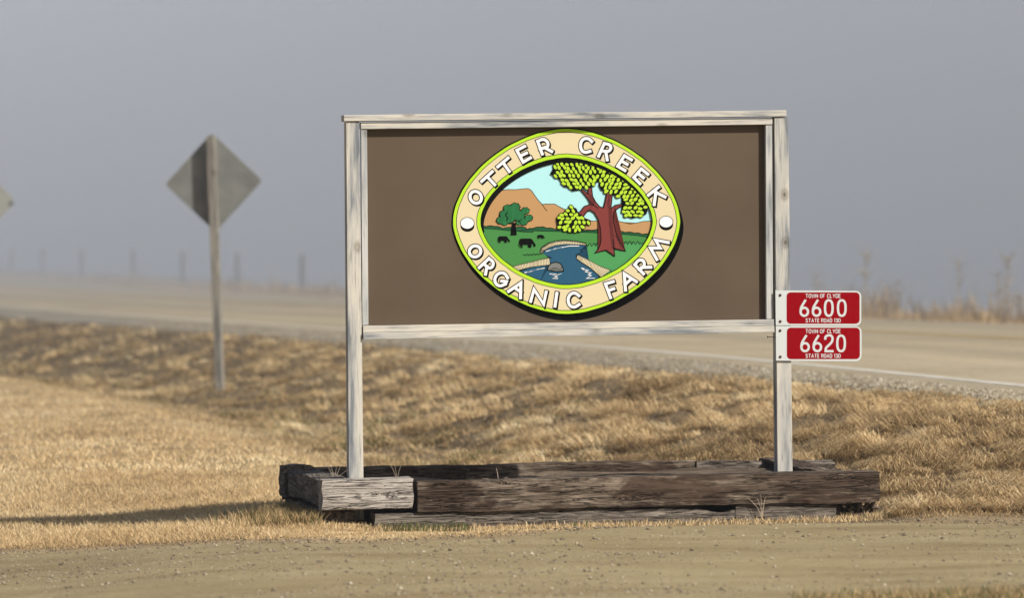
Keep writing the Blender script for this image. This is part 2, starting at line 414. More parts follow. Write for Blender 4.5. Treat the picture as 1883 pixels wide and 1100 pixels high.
# ------------------------------------------------------------------ big sign
sign = empty('farm_sign', SP, TH)
tag(sign, 'big brown farm sign with an oval painted emblem between two weathered wooden posts', 'sign')
def quadboard(name, quad, y0, y1, m, parent=sign, bev=0.003):
    f = [sp(px, py, y0) for px, py in quad]        # tl, tr, br, bl in the front plane
    fr = [Vector((p.x, y0, p.z)) for p in f]; bk = [Vector((p.x, y1, p.z)) for p in f]
    bm = bmesh.new(); hexa(bm, fr + bk, bev)
    return from_bm(name, bm, m, parent)
quadboard('post', [(636.5,223.6),(661,223.3),(669.3,957),(642.2,957)], 0, 0.092, M_lumV)
quadboard('post', [(1424,214.9),(1449.5,214.6),(1458.5,940),(1430.5,940)], 0, 0.092, M_lumV)
quadboard('top_cap', [(632.3,211.2),(1446,202.3),(1446.3,213.7),(632.5,222.6)], -0.012, 0.105, M_lumH)
quadboard('top_rail', [(663.5,224.8),(1420.5,216.3),(1420.5,228.6),(663.5,237.2)], 0.004, 0.085, M_lumH)
quadboard('ledger', [(664,238.2),(675,238.1),(677.6,598),(666.4,598.2)], 0.010, 0.048, M_lumD)
quadboard('ledger', [(1408,230),(1420,229.9),(1421.5,586.8),(1409.5,587)], 0.010, 0.048, M_lumD)
quadboard('bottom_rail', [(667.5,599.5),(1423.4,587.6),(1423.6,599.2),(667.7,611.8)], -0.010, 0.070, M_lumH)
quadboard('bottom_rail', [(667.8,612.4),(1424.2,599.8),(1424.4,611.6),(668,624.6)], -0.018, 0.070, M_lumH)
YP = 0.052
m_panel, n_, l_, b_ = mat('brown_sign_panel')
mp = coords(n_, l_, (1,1,1), False); nn = noise(n_, l_, mp, 1.2, 4, 0.6); n2 = noise(n_, l_, coords(n_, l_, (1,1,0.02), False), 60, 3, 0.6)
r_ = ramp(n_, [(0.35, (0.090,0.064,0.042)), (0.65, (0.108,0.078,0.053))]); l_.new(nn.outputs[0], r_.inputs[0])
r2_ = ramp(n_, [(0.3, (0.985,0.985,0.985)), (0.7, (1.01,1.01,1.01))]); l_.new(n2.outputs[0], r2_.inputs[0])
l_.new(mix(n_, l_, 1.0, r_.outputs[0], r2_.outputs[0], 'MULTIPLY'), b_.inputs['Base Color']); b_.inputs['Roughness'].default_value = 0.6; b_.inputs['Specular IOR Level'].default_value = 0.1
panel = quadboard('panel', [(666,230.5),(1419,222),(1419,597),(669,609)], YP, YP+0.013, m_panel, bev=0)
# nail sticking out under the rail
bm = bmesh.new(); p = sp(1411.5, 620, 0.03); q2 = sp(1424.5, 620, 0.03)
tube(bm, [p, (p+q2)/2, q2], 0.0022, 0.0022, 6); lathe(bm, p, (1,0,0), [(-0.002,0.0055),(0.002,0.0055)], 8)
from_bm('nail', bm, flat('dark_iron', (0.05,0.045,0.04,1), 0.6), sign)

# ---- flat print toolkit: sheets of ink a fraction of a millimetre apart
class Ink:
    def __init__(s, y, x0=0, y0=0, k=1.0, step=0.00012):
        s.y = y; s.x0 = x0; s.y0 = y0; s.k = k; s.step = step; s.n = 0; s.bms = bmesh.new(); s.mats = []
    def frame(s, x0, y0, k): s.x0, s.y0, s.k = x0, y0, k
    def P(s, p, dz): 
        q = sp(s.x0 + p[0]/s.k, s.y0 + p[1]/s.k, s.y); return Vector((q.x, s.y - dz, q.z))
    def mi(s, m):
        if m not in s.mats: s.mats.append(m)
        return s.mats.index(m)
    def poly(s, pts, m, lift=True):
        if lift: s.n += 1
        dz = s.n*s.step
        vs_ = [s.bms.verts.new(s.P(p, dz)) for p in pts]
        try:
            f = s.bms.faces.new(vs_); f.material_index = s.mi(m)
        except Exception: pass
    def line(s, pts, wd, m, closed=False, lift=True, cap='butt'):
        if lift: s.n += 1
        dz = s.n*s.step
        P = [Vector((float(a[0]), float(a[1]))) for a in pts]
        n = len(P); L = []; Rr = []
        for i in range(n):
            a = P[(i-1) % n] if (closed or i > 0) else None
            c = P[(i+1) % n] if (closed or i < n-1) else None
            d1 = (P[i]-a).normalized() if a is not None else None
            d2 = (c-P[i]).normalized() if c is not None else None
            if d1 is None: d1 = d2
            if d2 is None: d2 = d1
            n1 = Vector((-d1.y, d1.x)); n2_ = Vector((-d2.y, d2.x)); nm = (n1+n2_)
            if nm.length < 1e-4: nm = n1
            nm.normalize(); kk = 1/max(0.45, nm.dot(n1)); nm = nm*(wd/2*kk)
            c0 = P[i]
            if cap == 'sq' and not closed:
                if i == 0: c0 = P[i]-d2*wd/2
                if i == n-1: c0 = P[i]+d1*wd/2
            L.append(s.bms.verts.new(s.P(c0+nm, dz))); Rr.append(s.bms.verts.new(s.P(c0-nm, dz)))
        k = s.mi(m)
        for i in range(n if closed else n-1):
            j = (i+1) % n
            f = s.bms.faces.new((L[i], L[j], Rr[j], Rr[i])); f.material_index = k
    def ell(s, cx, cy, rx, ry, m, rot=0.0, n=16, lift=True):
        c, d = math.cos(rot), math.sin(rot)
        s.poly([(cx + rx*math.cos(t)*c - ry*math.sin(t)*d, cy + rx*math.cos(t)*d + ry*math.sin(t)*c) for t in [2*math.pi*i/n for i in range(n)]], m, lift)
    def done(s, name, parent):
        me = bpy.data.meshes.new(name)
        bmesh.ops.triangulate(s.bms, faces=[f for f in s.bms.faces if len(f.verts) > 4])
        s.bms.normal_update()
        fl = [f for f in s.bms.faces if f.normal.y > 0]
        if fl: bmesh.ops.reverse_faces(s.bms, faces=fl)
        s.bms.to_mesh(me); s.bms.free()
        return link(name, me, s.mats, parent)
def ink(name, r, g, b, sc_=1.0):
    c = srgb(r, g, b); return flat(name, (c[0]*sc_, c[1]*sc_, c[2]*sc_, 1), 0.6, 0.08)
K_ = 0.80
I_blk = flat('ink_black', (0.004,0.004,0.004,1), 0.7, 0.03); I_wht = ink('ink_white', 248,248,248, .80)
I_lime = ink('ink_lime', 184,228,48, K_); I_tan = ink('ink_tan', 228,212,172, K_)
I_sky = ink('ink_sky', 182,236,240, K_); I_hill = ink('ink_hill', 192,150,102, K_)
I_tree = ink('ink_treeline', 34,92,58, K_); I_mead = ink('ink_meadow', 74,140,74, K_); I_mead2 = ink('ink_meadow_front', 80,156,92, K_)
I_riv = ink('ink_river', 44,92,120, K_); I_reed = ink('ink_reed', 232,218,180, K_); I_rock = ink('ink_rock', 124,126,122, K_)
I_bark = ink('ink_bark', 132,62,58, K_); I_leaf = ink('ink_leaf', 186,224,58, K_); I_dark = ink('ink_dark_leaf', 52,134,80, K_)

def sup(cx, cy, a, b, n=1.75, k=160, wob=0.0, t0=0.0, t1=2*math.pi, endp=False):
    out = []
    for i in range(k):
        t = t0 + (t1-t0)*i/(k-1 if endp else k); c, s_ = math.cos(t), math.sin(t)
        x = math.copysign(abs(c)**(2/n), c); y = math.copysign(abs(s_)**(2/n), s_)
        wv = wob*(math.sin(t*23+1)+0.7*math.sin(t*41+2))
        out.append((cx + (a+wv)*x, cy + (b+wv)*y))
    return out
def ring(I, c, a0, b0, a1, b1, m, n=1.75, wob=0.0, k=160):
    I.n += 1; dz = I.n*I.step
    A = [I.bms.verts.new(I.P(p, dz)) for p in sup(c[0], c[1], a0, b0, n, k, wob)]
    B = [I.bms.verts.new(I.P(p, dz)) for p in sup(c[0], c[1], a1, b1, n, k, wob)]
    mi = I.mi(m)
    for i in range(k):
        f = I.bms.faces.new((A[i], A[(i+1)%k], B[(i+1)%k], B[i])); f.material_index = mi
EC = (1041.5, 407.0)
yb = YP - 0.0004
# emblem base: black drop edge and outline
E = Ink(yb); 
E.line([(EC[0]+2, EC[1]+1), (EC[0]+2.1, EC[1]+1)], 0.1, I_blk)
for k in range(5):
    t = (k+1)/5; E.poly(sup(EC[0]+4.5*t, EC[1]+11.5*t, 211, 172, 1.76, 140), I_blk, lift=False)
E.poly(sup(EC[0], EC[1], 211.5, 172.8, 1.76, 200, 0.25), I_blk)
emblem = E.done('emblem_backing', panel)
# picture
A = Ink(yb - 0.0006); A.poly(sup(EC[0], EC[1], 162, 121, 1.76, 120), I_sky)
A.frame(880, 285, 4.491)
def top_line(pts, wd=5): A.line(pts, wd, I_blk)
hill1 = [(-10,400),(100,340),(200,290),(245,284),(300,286),(400,276),(420,280),(440,297),(455,320),(490,370),(525,408),(560,404),(630,405),(690,440),(760,470),(820,520),(900,548),(945,546),(1010,540)]
A.poly([(-10,640)] + hill1 + [(1010,640)], I_hill); top_line(hill1, 5)
hill2 = [(1090,540),(1125,538),(1180,552),(1250,570),(1310,560),(1360,548),(1425,546),(1470,560)]
A.poly([(1060,700)] + hill2 + [(1470,700)], I_hill); top_line(hill2, 5)
A.line([(505,385),(525,408),(545,438),(564,462)], 5, I_blk)
def bumps(pts, amp, n):
    out = []
    for (x0,y0),(x1,y1) in zip(pts, pts[1:]):
        for i in range(n):
            for t in (0.0, 0.25, 0.5, 0.75):
                s_ = (i+t)/n; out.append((x0+(x1-x0)*s_, y0+(y1-y0)*s_ - amp*math.sin(math.pi*t)*(0.7+0.6*((i*37)%5)/5)))
    out.append(pts[-1]); return out
tl = bumps([(10,590),(60,592),(130,590),(200,606),(300,602),(370,596),(400,616),(450,610),(505,596),(560,604),(640,618),(760,626),(870,624),(950,628),(1000,616),(1060,620),(1150,636),(1210,640),(1290,646),(1350,655),(1450,662)], 11, 1)
A.poly([(10,700)] + tl + [(1450,700)], I_tree); top_line(tl, 6)
mt = [(-20,604),(130,612),(250,625),(380,636),(448,638),(452,626),(650,632),(900,640),(1000,645),(1200,655),(1330,668),(1450,690)]
A.poly(mt + [(1440,800),(1240,960),(1000,1050),(700,1085),(400,1050),(200,960),(60,830),(0,720)], I_mead); top_line(mt, 5)
def zig(pts, amp, step):
    out = []; s_ = 0
    for (x0,y0),(x1,y1) in zip(pts, pts[1:]):
        d = math.hypot(x1-x0, y1-y0); n = max(1, int(d/step))
        for i in range(n):
            t = i/n; out.append((x0+(x1-x0)*t, y0+(y1-y0)*t + (amp if s_ % 2 else -amp*(0.6+0.5*((s_*7)%4)/4)))); s_ += 1
    return out
z1 = zig([(885,742),(1000,736),(1100,724),(1345,726)], 15, 16)
fr_ = [(805,825),(850,795),(835,785),(890,755)]
A.poly(fr_ + z1 + [(1380,730),(1300,850),(1180,960),(1060,1020),(1040,960),(950,900),(860,860)], I_mead2)
A.line(z1, 5, I_blk)
riv = [(530,812),(545,788),(585,765),(640,747),(720,738),(800,740),(893,748),(862,765),(895,768),(838,785),(858,800),(805,825),(806,858),(850,890),(920,935),(980,985),(1010,1030),(980,1070),(700,1090),(500,1065),(300,975),(420,932),(500,918),(592,910),(580,852),(602,850),(560,832)]
A.poly(riv, I_riv); A.line(riv[:16]+riv[16:17], 6, I_blk); A.line(riv[20:], 6, I_blk)
def reeds(top, bot, m=I_reed, n=30, slant=6):
    A.poly(top + bot[::-1], m)
    def along(pl, t):
        t = t*(len(pl)-1); i = min(int(t), len(pl)-2); u = t-i
        return (pl[i][0]+(pl[i+1][0]-pl[i][0])*u, pl[i][1]+(pl[i+1][1]-pl[i][1])*u)
    A.n += 1
    zz = []
    for i in range(n+1):
        t = i/n; a = along(top, t); b = along(bot, t)
        zz.append((a[0]-slant*0.5, a[1]-5)); t2 = min(1, t+0.5/n); a2 = along(top, t2); zz.append((a2[0]+slant, a2[1]+7))
        A.line([(a[0]-slant*.4, a[1]), b], 3.6, I_blk, lift=False)
    A.line(zz, 4.5, I_blk); A.line(bot, 6, I_blk, lift=False)
reeds([(505,800),(520,765),(575,730),(640,712),(710,704),(800,712),(885,728)], [(530,812),(545,788),(585,765),(640,747),(720,738),(800,740),(888,745)], n=38, slant=3)
reeds([(270,925),(340,905),(430,885),(500,866),(580,850)], [(300,965),(360,945),(430,928),(500,918),(590,908)], n=26, slant=-8)
reeds([(820,826),(870,848),(930,880),(1000,918),(1090,952)], [(808,858),(850,888),(920,932),(975,980),(1010,1012)], n=24, slant=8)
A.line(zig([(370,825),(430,822),(540,815)], 7, 13), 4.5, I_blk)
rk = [(566,950),(580,912),(605,892),(640,886),(672,895),(692,920),(702,958),(640,964)]
A.poly(rk, I_rock); A.line(rk, 8, I_blk, True); A.line([(600,936),(655,932)], 4, I_blk); A.line([(590,946),(660,947),(684,938),(686,922)], 4, I_blk)
for w_ in ([(378,972),(400,966),(385,976),(440,955),(420,968),(500,938),(480,948),(545,934)], [(585,983),(640,983),(605,996),(685,980),(628,1002),(650,1008),(610,1020),(655,1021)],
           [(845,935),(868,938),(860,945),(905,952),(880,965),(928,975),(905,990),(930,996),(890,1020),(960,1018)], [(555,797),(590,785),(575,795),(640,768),(620,780),(700,758),(690,765),(745,752),(830,752)]):
    A.line(w_, 6.5, I_wht)
# cows
def cow(cx, cy, s_):
    o = [(-70,-30),(-60,-42),(-40,-44),(30,-44),(45,-36),(62,-10),(75,8),(80,20),(68,32),(60,30),(52,8),(40,2),(38,38),(30,40),(28,10),(20,8),(16,36),(8,36),(6,12),(-20,14),(-38,10),(-42,42),(-52,42),(-50,10),(-54,8),(-60,40),(-67,40),(-62,0),(-68,-10),(-74,30),(-78,28)]
    A.poly([(cx+x*s_, cy+y*s_) for x, y in o], I_blk)
cow(400, 730, 0.92); cow(207, 700, 0.66); cow(514, 677, 0.40)
# dark oak on the left
A.poly([(264,664),(277,640),(276,560),(304,560),(302,640),(315,662)], I_blk)
cl = [(300,430,46),(240,440,40),(215,490,48),(185,540,42),(250,520,60),(330,500,60),(385,460,38),(415,520,36),(370,550,40),(290,470,60),(330,560,26),(215,560,30)]
A.n += 1
for x, y, r_2 in cl: A.ell(x, y, r_2*0.96, r_2*0.78, I_blk, lift=False)
for k_, (x, y, r_2) in enumerate(cl):
    for j in range(7):
        t = j*0.9+k_; A.ell(x+r_2*0.8*math.cos(t), y+r_2*0.64*math.sin(t), r_2*0.24, r_2*0.22, I_blk, lift=False, n=8)
for x, y, r_2 in cl: A.ell(x, y, r_2*0.84, r_2*0.68, I_dark)
A.n += 1
for j in range(-16, 30):
    x0 = 150 + j*13
    seg = None
    for k_ in range(60):
        px_, py_ = x0 + k_*3.0, 610 - k_*4.4
        ins = any(((px_-x)/(r_2*.84))**2 + ((py_-y)/(r_2*.68))**2 < 1 for x, y, r_2 in cl) and (k_ + j*5) % 23 > 1
        if ins and seg is None: seg = (px_, py_)
        if not ins and seg is not None:
            if k_ > 0: A.line([seg, (px_, py_)], 3.2, I_blk, lift=False)
            seg = None
A.line([(235,470),(222,500),(240,520),(225,545)], 8, I_blk); A.line([(350,530),(330,548),(345,565)], 8, I_blk)
# big tree
tr_ = [(960,808),(985,780),(1005,735),(1010,680),(1004,600),(985,530),(955,478),(925,458),(895,463),(872,495),(855,525),(845,492),(795,488),(838,468),(870,425),(920,408),(950,412),(918,385),(892,348),(840,285),(865,290),(902,322),(903,270),(932,270),(940,340),(965,388),(1000,428),(1030,436),(1045,380),(1058,310),(1104,308),(1098,380),(1092,440),(1125,415),(1180,405),(1200,408),(1150,440),(1115,472),(1110,500),(1115,560),(1132,640),(1165,715),(1212,792),(1116,772),(1122,835),(1050,785)]
A.poly(tr_, I_bark); A.line(tr_, 8, I_blk, True); A.line([(920,408),(955,418),(985,440)], 7, I_blk); A.line([(1110,700),(1116,772)], 6, I_blk)
A.n += 1
for j in range(34):
    y = 330 + j*13.5; x = 1072 + (18 if y > 560 else 0)*(y-560)/200 + (y-330)*0.02
    wd_ = 26 if y < 500 else 30
    if y < 430: x = 1062 + 4*math.sin(j)
    A.line([(x, y+9), (x+wd_, y-9)] if y < 430 else [(x-4, y-8), (x+wd_, y+9)], 4, I_blk, lift=False)
for j in range(9):
    A.line([(1120+j*6, 660+j*13), (1140+j*8, 668+j*13)], 4, I_blk, lift=False)
    if j < 7: A.line([(905+j*5, 345+j*10), (932+j*5, 330+j*10)], 4, I_blk, lift=False)
def inside(p, poly):
    x, y = p; r = False
    for (x0,y0),(x1,y1) in zip(poly, poly[1:]+poly[:1]):
        if (y0 > y) != (y1 > y) and x < (x1-x0)*(y-y0)/(y1-y0)+x0: r = not r
    return r
def leaves(poly, cx, cy, seed):
    rn = random.Random(seed); pts = []
    xs_ = [p[0] for p in poly]; ys_ = [p[1] for p in poly]
    y = min(ys_); row = 0
    while y < max(ys_):
        x = min(xs_) + (row % 2)*20
        while x < max(xs_):
            p = (x + rn.uniform(-8,8), y + rn.uniform(-7,7))
            if inside(p, poly): pts.append(p)
            x += 39
        y += 33; row += 1
    A.n += 1
    A.poly(poly, I_blk, lift=False)
    L = [(p, math.atan2(p[1]-cy, p[0]-cx) + rn.uniform(-.6,.6), rn.uniform(18.0,22.5), rn.uniform(11.0,13.5)) for p in pts]
    for p, a, r1, r2 in L: A.ell(p[0], p[1], r1+6, r2+6.5, I_blk, a, 10, lift=False)
    A.n += 1
    for p, a, r1, r2 in L: A.ell(p[0], p[1], r1-1, r2, I_leaf, a, 10, lift=False)
can = [(590,158),(615,110),(650,70),(720,45),(850,40),(960,50),(1060,85),(1160,135),(1260,215),(1340,310),(1400,430),(1385,490),(1340,500),(1270,525),(1225,510),(1180,480),(1200,440),(1210,400),(1180,350),(1120,335),(1060,310),(1010,290),(990,250),(1000,215),(955,235),(930,265),(880,270),(830,290),(775,300),(740,270),(700,262),(690,220),(640,185)]
leaves(can, 960, 480, 3)
leaves([(760,425),(805,440),(820,470),(850,510),(925,545),(915,580),(870,580),(830,640),(740,645),(700,605),(650,595),(640,530),(690,480)], 790, 500, 4)
# dark crescent under the upper inner edge, then the rings above everything
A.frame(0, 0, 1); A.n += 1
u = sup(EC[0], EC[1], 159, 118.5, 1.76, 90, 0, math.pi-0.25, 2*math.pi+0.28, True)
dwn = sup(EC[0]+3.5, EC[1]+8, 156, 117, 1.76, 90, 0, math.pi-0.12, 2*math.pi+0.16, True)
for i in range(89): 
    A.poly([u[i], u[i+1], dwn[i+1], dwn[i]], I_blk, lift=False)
A.step = 0.00012
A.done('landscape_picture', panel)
yr = yb - 0.0006 - 0.0100
B = Ink(yr)
ring(B, EC, 163, 122.5, 157, 116, I_blk, 1.76, 0.25)
ring(B, (EC[0]+0.3, EC[1]), 211.0-2.3, 172.3-2.0, 158.5, 117.5, I_lime, 1.76, 0.15)
ring(B, (EC[0]+0.3, EC[1]), 203.2, 164.9, 164.8, 123.7, I_blk, 1.76, 0.2)
ring(B, (EC[0]+0.3, EC[1]), 202.0, 163.7, 166.0, 124.9, I_tan, 1.76, 0.2)
B.done('emblem_border', panel)
# lettering, each letter digitised as strokes (frames of 6.111 px)
FR = {'A': (820,235), 'B': (1035,235), 'C': (820,405), 'D': (1035,405)}
def arc(cx, cy, rx, ry, n=18, rot=0.0):
    return [(cx + rx*math.cos(t)*math.cos(rot) - ry*math.sin(t)*math.sin(rot), cy + rx*math.cos(t)*math.sin(rot) + ry*math.sin(t)*math.cos(rot)) for t in [2*math.pi*i/n for i in range(n)]]
def sm(pts, it=2):
    for _ in range(it):
        o = [pts[0]]
        for a, b in zip(pts, pts[1:]):
            o += [(a[0]*.75+b[0]*.25, a[1]*.75+b[1]*.25), (a[0]*.25+b[0]*.75, a[1]*.25+b[1]*.75)]
        pts = o + [pts[-1]]
    return pts
LET = [
 ('A', [('c', arc(335,780,62,70,20,-0.6))]),
 ('A', [('l', [(402,600),(520,492)]), ('l', [(462,546),(548,638)])]),
 ('A', [('l', [(583,436),(698,338)]), ('l', [(640,387),(712,488)])]),
 ('A', [('l', [(885,206),(797,252),(868,384),(950,336)]), ('l', [(832,317),(905,282)])]),
 ('A', [('l', [(1082,292),(1030,150)]), ('l', sm([(1030,150),(1090,122),(1142,150),(1150,205),(1110,225),(1058,232)])), ('l', [(1108,222),(1188,264)])]),
 ('B', [('l', sm([(325,152),(290,118),(240,118),(205,150),(196,205),(212,258),(255,278),(305,262)]))]),
 ('B', [('l', [(402,316),(465,176)]), ('l', sm([(465,176),(525,184),(545,225),(520,262),(480,266),(430,255)])), ('l', [(482,262),(498,358)])]),
 ('B', [('l', [(770,358),(692,312),(616,430),(698,478)]), ('l', [(656,370),(722,408)])]),
 ('B', [('l', [(955,520),(882,460),(798,556),(866,626)]), ('l', [(840,508),(905,560)])]),
 ('B', [('l', [(1075,665),(962,755)]), ('l', [(1020,712),(1148,776)]), ('l', [(1045,725),(1026,862)])]),
 ('C', [('c', arc(327,350,66,62,20,-0.5))]),
 ('C', [('l', [(375,532),(484,430)]), ('l', sm([(484,430),(535,470),(528,520),(490,545),(436,500)])), ('l', [(462,520),(445,606)])]),
 ('C', [('l', sm([(692,648),(665,598),(610,588),(560,622),(545,680),(570,728),(618,742),(668,716)])), ('l', [(668,716),(680,690),(628,684)])]),
 ('C', [('l', [(704,800),(842,706),(838,872)]), ('l', [(775,762),(838,805)])]),
 ('C', [('l', [(952,912),(990,778),(1098,945),(1126,808)])]),
 ('C', [('l', [(1246,822),(1226,966)])]),
 ('D', [('l', sm([(180,848),(140,815),(90,825),(60,870),(60,925),(85,970),(135,980),(182,948)]))]),
 ('D', [('l', [(566,690),(478,716),(536,870)]), ('l', [(508,792),(572,770)])]),
 ('D', [('l', [(704,786),(690,602),(826,690)]), ('l', [(700,722),(768,662)])]),
 ('D', [('l', [(906,602),(808,500)]), ('l', sm([(808,500),(850,445),(905,450),(920,500),(895,535),(855,550)])), ('l', [(888,530),(988,528)])]),
 ('D', [('l', [(1056,440),(984,312),(1094,312),(1040,222),(1184,250)])]),
]
for fr, strokes in LET:
    Lt = Ink(yr - 0.0008, step=0.00006); Lt.frame(*FR[fr], 6.111)
    for d_, wd in (((10,13), 50), ((5,7), 52), ((0,0), 54)):
        for k_, pts in strokes:
            Lt.line([(x+d_[0], y+d_[1]) for x, y in pts], wd, I_blk, k_ == 'c', lift=False, cap='sq' if k_ == 'l' else 'butt')
    Lt.n += 1
    for k_, pts in strokes: Lt.line(pts, 33, I_wht, k_ == 'c', cap='sq' if k_ == 'l' else 'butt')
    Lt.done('letter', panel)
for cx, cy in ((859.3, 410.5), (1224.7, 408.0)):
    Lt = Ink(yr - 0.0008, step=0.00006)
    Lt.ell(cx+0.3, cy+5.0, 12.8, 10.8, I_blk, n=28, lift=False); Lt.ell(cx, cy, 13.2, 11.2, I_blk, n=28); Lt.ell(cx, cy, 12.0, 10.0, I_wht, n=28)
    Lt.done('dot', panel)

# ------------------------------------------------------------------ red address plates
M_plateW = flat('reflective_white', (0.53,0.545,0.54,1), 0.5, 0.15)
M_plateR = flat('reflective_red', (0.235,0.0003,0.0045,1), 0.6, 0.04)
M_bolt = flat('rusty_bolt', (0.07,0.035,0.025,1), 0.7, 0.3)
GL = {
 'T': (0.62, [[(0,1),(0.62,1)], [(0.31,1),(0.31,0)]]),
 'O': (0.55, ['o']), '0': (0.55, ['o']),
 'W': (0.75, [[(0,1),(0.19,0),(0.375,0.9),(0.56,0),(0.75,1)]]),
 'N': (0.52, [[(0,0),(0,1)], [(0,1),(0.52,0)], [(0.52,0),(0.52,1)]]),
 'F': (0.45, [[(0,0),(0,1),(0.45,1)], [(0,0.52),(0.38,0.52)]]),
 'C': (0.52, [[(0.52,0.75),(0.48,0.93),(0.27,1),(0.06,0.92),(0,0.7),(0,0.3),(0.06,0.08),(0.27,0),(0.48,0.07),(0.52,0.25)]]),
 'L': (0.42, [[(0,1),(0,0),(0.42,0)]]),
 'Y': (0.58, [[(0,1),(0.29,0.5),(0.58,1)], [(0.29,0.5),(0.29,0)]]),
 'D': (0.52, [[(0,0),(0,1),(0.3,1),(0.48,0.9),(0.52,0.7),(0.52,0.3),(0.48,0.1),(0.3,0),(0,0)]]),
 'E': (0.45, [[(0.45,1),(0,1),(0,0),(0.45,0)], [(0,0.52),(0.38,0.52)]]),
 'S': (0.5, [[(0.48,0.8),(0.42,0.95),(0.25,1),(0.06,0.94),(0.02,0.76),(0.1,0.6),(0.4,0.42),(0.5,0.26),(0.45,0.07),(0.25,0),(0.06,0.06),(0,0.22)]]),
 'A': (0.6, [[(0,0),(0.3,1),(0.6,0)], [(0.1,0.3),(0.5,0.3)]]),
 'R': (0.52, [[(0,0),(0,1),(0.35,1),(0.5,0.9),(0.5,0.62),(0.35,0.5),(0,0.5)], [(0.28,0.5),(0.52,0)]]),
 '1': (0.2, [[(0,0.85),(0.16,1),(0.16,0)]]),
 '3': (0.5, [[(0.02,0.8),(0.1,0.95),(0.26,1),(0.44,0.93),(0.46,0.72),(0.34,0.55),(0.2,0.54)], [(0.34,0.54),(0.5,0.4),(0.5,0.15),(0.4,0.03),(0.24,0),(0.06,0.06),(0,0.2)]]),
}
def word(I, s_, x0, x1, yt, ybm, wd, m):
    gap = 0.24; tot = sum((0.42 if c == ' ' else GL[c][0]+gap) for c in s_) - gap
    k = (x1-x0)/tot; h = ybm-yt; x = x0
    for c in s_:
        if c == ' ': x += 0.42*k; continue
        w_, st = GL[c]
        n0 = I.n
        for q in st:
            if q == 'o':
                cx, cy, rx, ry = x+w_*k/2, (yt+ybm)/2, w_*k/2, h/2
                pts = []
                for i in range(20):
                    t = 2*math.pi*i/20; cc, ss = math.cos(t), math.sin(t)
                    pts.append((cx+rx*math.copysign(abs(cc)**0.8, cc), cy+ry*math.copysign(abs(ss)**0.8, ss)))
                I.line(pts, wd, m, True)
            else: I.line([(x+a*k, ybm-b*h) for a, b in q], wd, m)
        I.n = n0
        x += (w_+gap)*k
def digit(I, c, cx, yt, ybm, wd, m):
    h = ybm-yt; n0 = I.n
    if c == '0':
        I.line([(cx+48*math.copysign(abs(math.cos(t))**0.82, math.cos(t)), (yt+ybm)/2+h/2*math.copysign(abs(math.sin(t))**0.82, math.sin(t))) for t in [2*math.pi*i/28 for i in range(28)]], wd, m, True)
    elif c == '6':
        I.line(arc(cx, ybm-51, 47, 51, 24), wd, m, True)
        I.line(sm([(cx-47, ybm-51),(cx-43, ybm-100),(cx-22, ybm-138),(cx+18, yt-6)], 2), wd, m)
    elif c == '2':
        I.line(sm([(cx-46, yt+52),(cx-46, yt+12),(cx-10, yt-6),(cx+30, yt-2),(cx+48, yt+30),(cx+40, yt+78),(cx, yt+120),(cx-42, ybm-40),(cx-42, ybm)], 2), wd, m)
        I.line([(cx-57, ybm),(cx+58, ybm)], wd, m)
    I.n = n0
def plate(corners, number, digits_x, dyz, label, name='address_plate'):
    """corners tl,tr,br,bl in pixels; dyz shifts the artwork of the first plate down (zoom px)"""
    k = 6.875; yf = -0.0135
    c = [sp(px, py, yf) for px, py in corners]
    base = SP + rV*c[3].x + bV*yf; base.z = c[3].z
    t = empty(name, base, TH); tag(t, label, 'sign', 'red address plates on the right post')
    off = Vector((c[3].x, yf, c[3].z))
    tl, tr_, br, bl = [Vector((p.x, 0, p.z)) - Vector((off.x,0,off.z)) for p in c]
    rad = 0.034; pts = [bl, ]
    # outline: sharp left corners, round right corners
    def rc(p, a0):
        out = []
        for i in range(7):
            a = a0 + (math.pi/2)*i/6; out.append(p + Vector((rad*math.cos(a), 0, rad*math.sin(a))))
        return out
    o = [bl] + rc(br + Vector((-rad,0,rad)), -math.pi/2) + rc(tr_ + Vector((-rad,0,-rad)), 0) + [tl]
    bm = bmesh.new()
    fr = [bm.verts.new(p) for p in o]; bk = [bm.verts.new(p + Vector((0,0.003,0))) for p in o]
    bm.faces.new(fr); bm.faces.new(bk[::-1])
    for i in range(len(o)): bm.faces.new((fr[i], fr[(i+1)%len(o)], bk[(i+1)%len(o)], bk[i]))
    pl = from_bm('plate', bm, M_plateW, t)
    I = Ink(yf-0.0003, 1380, 520, k, 0.0003)
    x0, x1, y0, y1 = 457, 1380, 122+dyz, 520+dyz
    if number[2] == '2': x0 += 3; x1 += 3
    rp = []
    for cx, cy, a0 in ((x1-50, y0+50, -90), (x1-50, y1-50, 0), (x0+50, y1-50, 90), (x0+50, y0+50, 180)):
        for i in range(7): a = R(a0+15*i); rp.append((cx+50*math.cos(a), cy+50*math.sin(a)))
    I.poly(rp, M_plateR)
    I.n += 1
    word(I, 'TOWN OF CLYDE', 697, 1138, 144+dyz, 190+dyz, 8.3, M_plateW)
    word(I, 'STATE ROAD 130', 700, 1136, 456+dyz, 501+dyz, 8.3, M_plateW)
    for d, x in zip(number, digits_x): digit(I, d, x, 222+dyz, 419+dyz, 29, M_plateW)
    p = I.done('printed_face', t)
    for vv in p.data.vertices: vv.co = vv.co - off
    for zx, zy in ((375, 158+dyz), (377, 490+dyz)):
        q = sp(1380+zx/k, 520+zy/k, yf) - off
        bm = bmesh.new(); lathe(bm, (q.x, 0.001, q.z), (0,-1,0), [(0,0.0085),(0.004,0.0085),(0.007,0.006),(0.008,0.003)], 12)
        from_bm('bolt', bm, M_bolt, t)
plate([(1426,534),(1583.8,535),(1583.8,599.2),(1426.6,598.4)], '6600', (680,835,990,1154), 0, 'upper red and white plate reading 6600 on the right post')
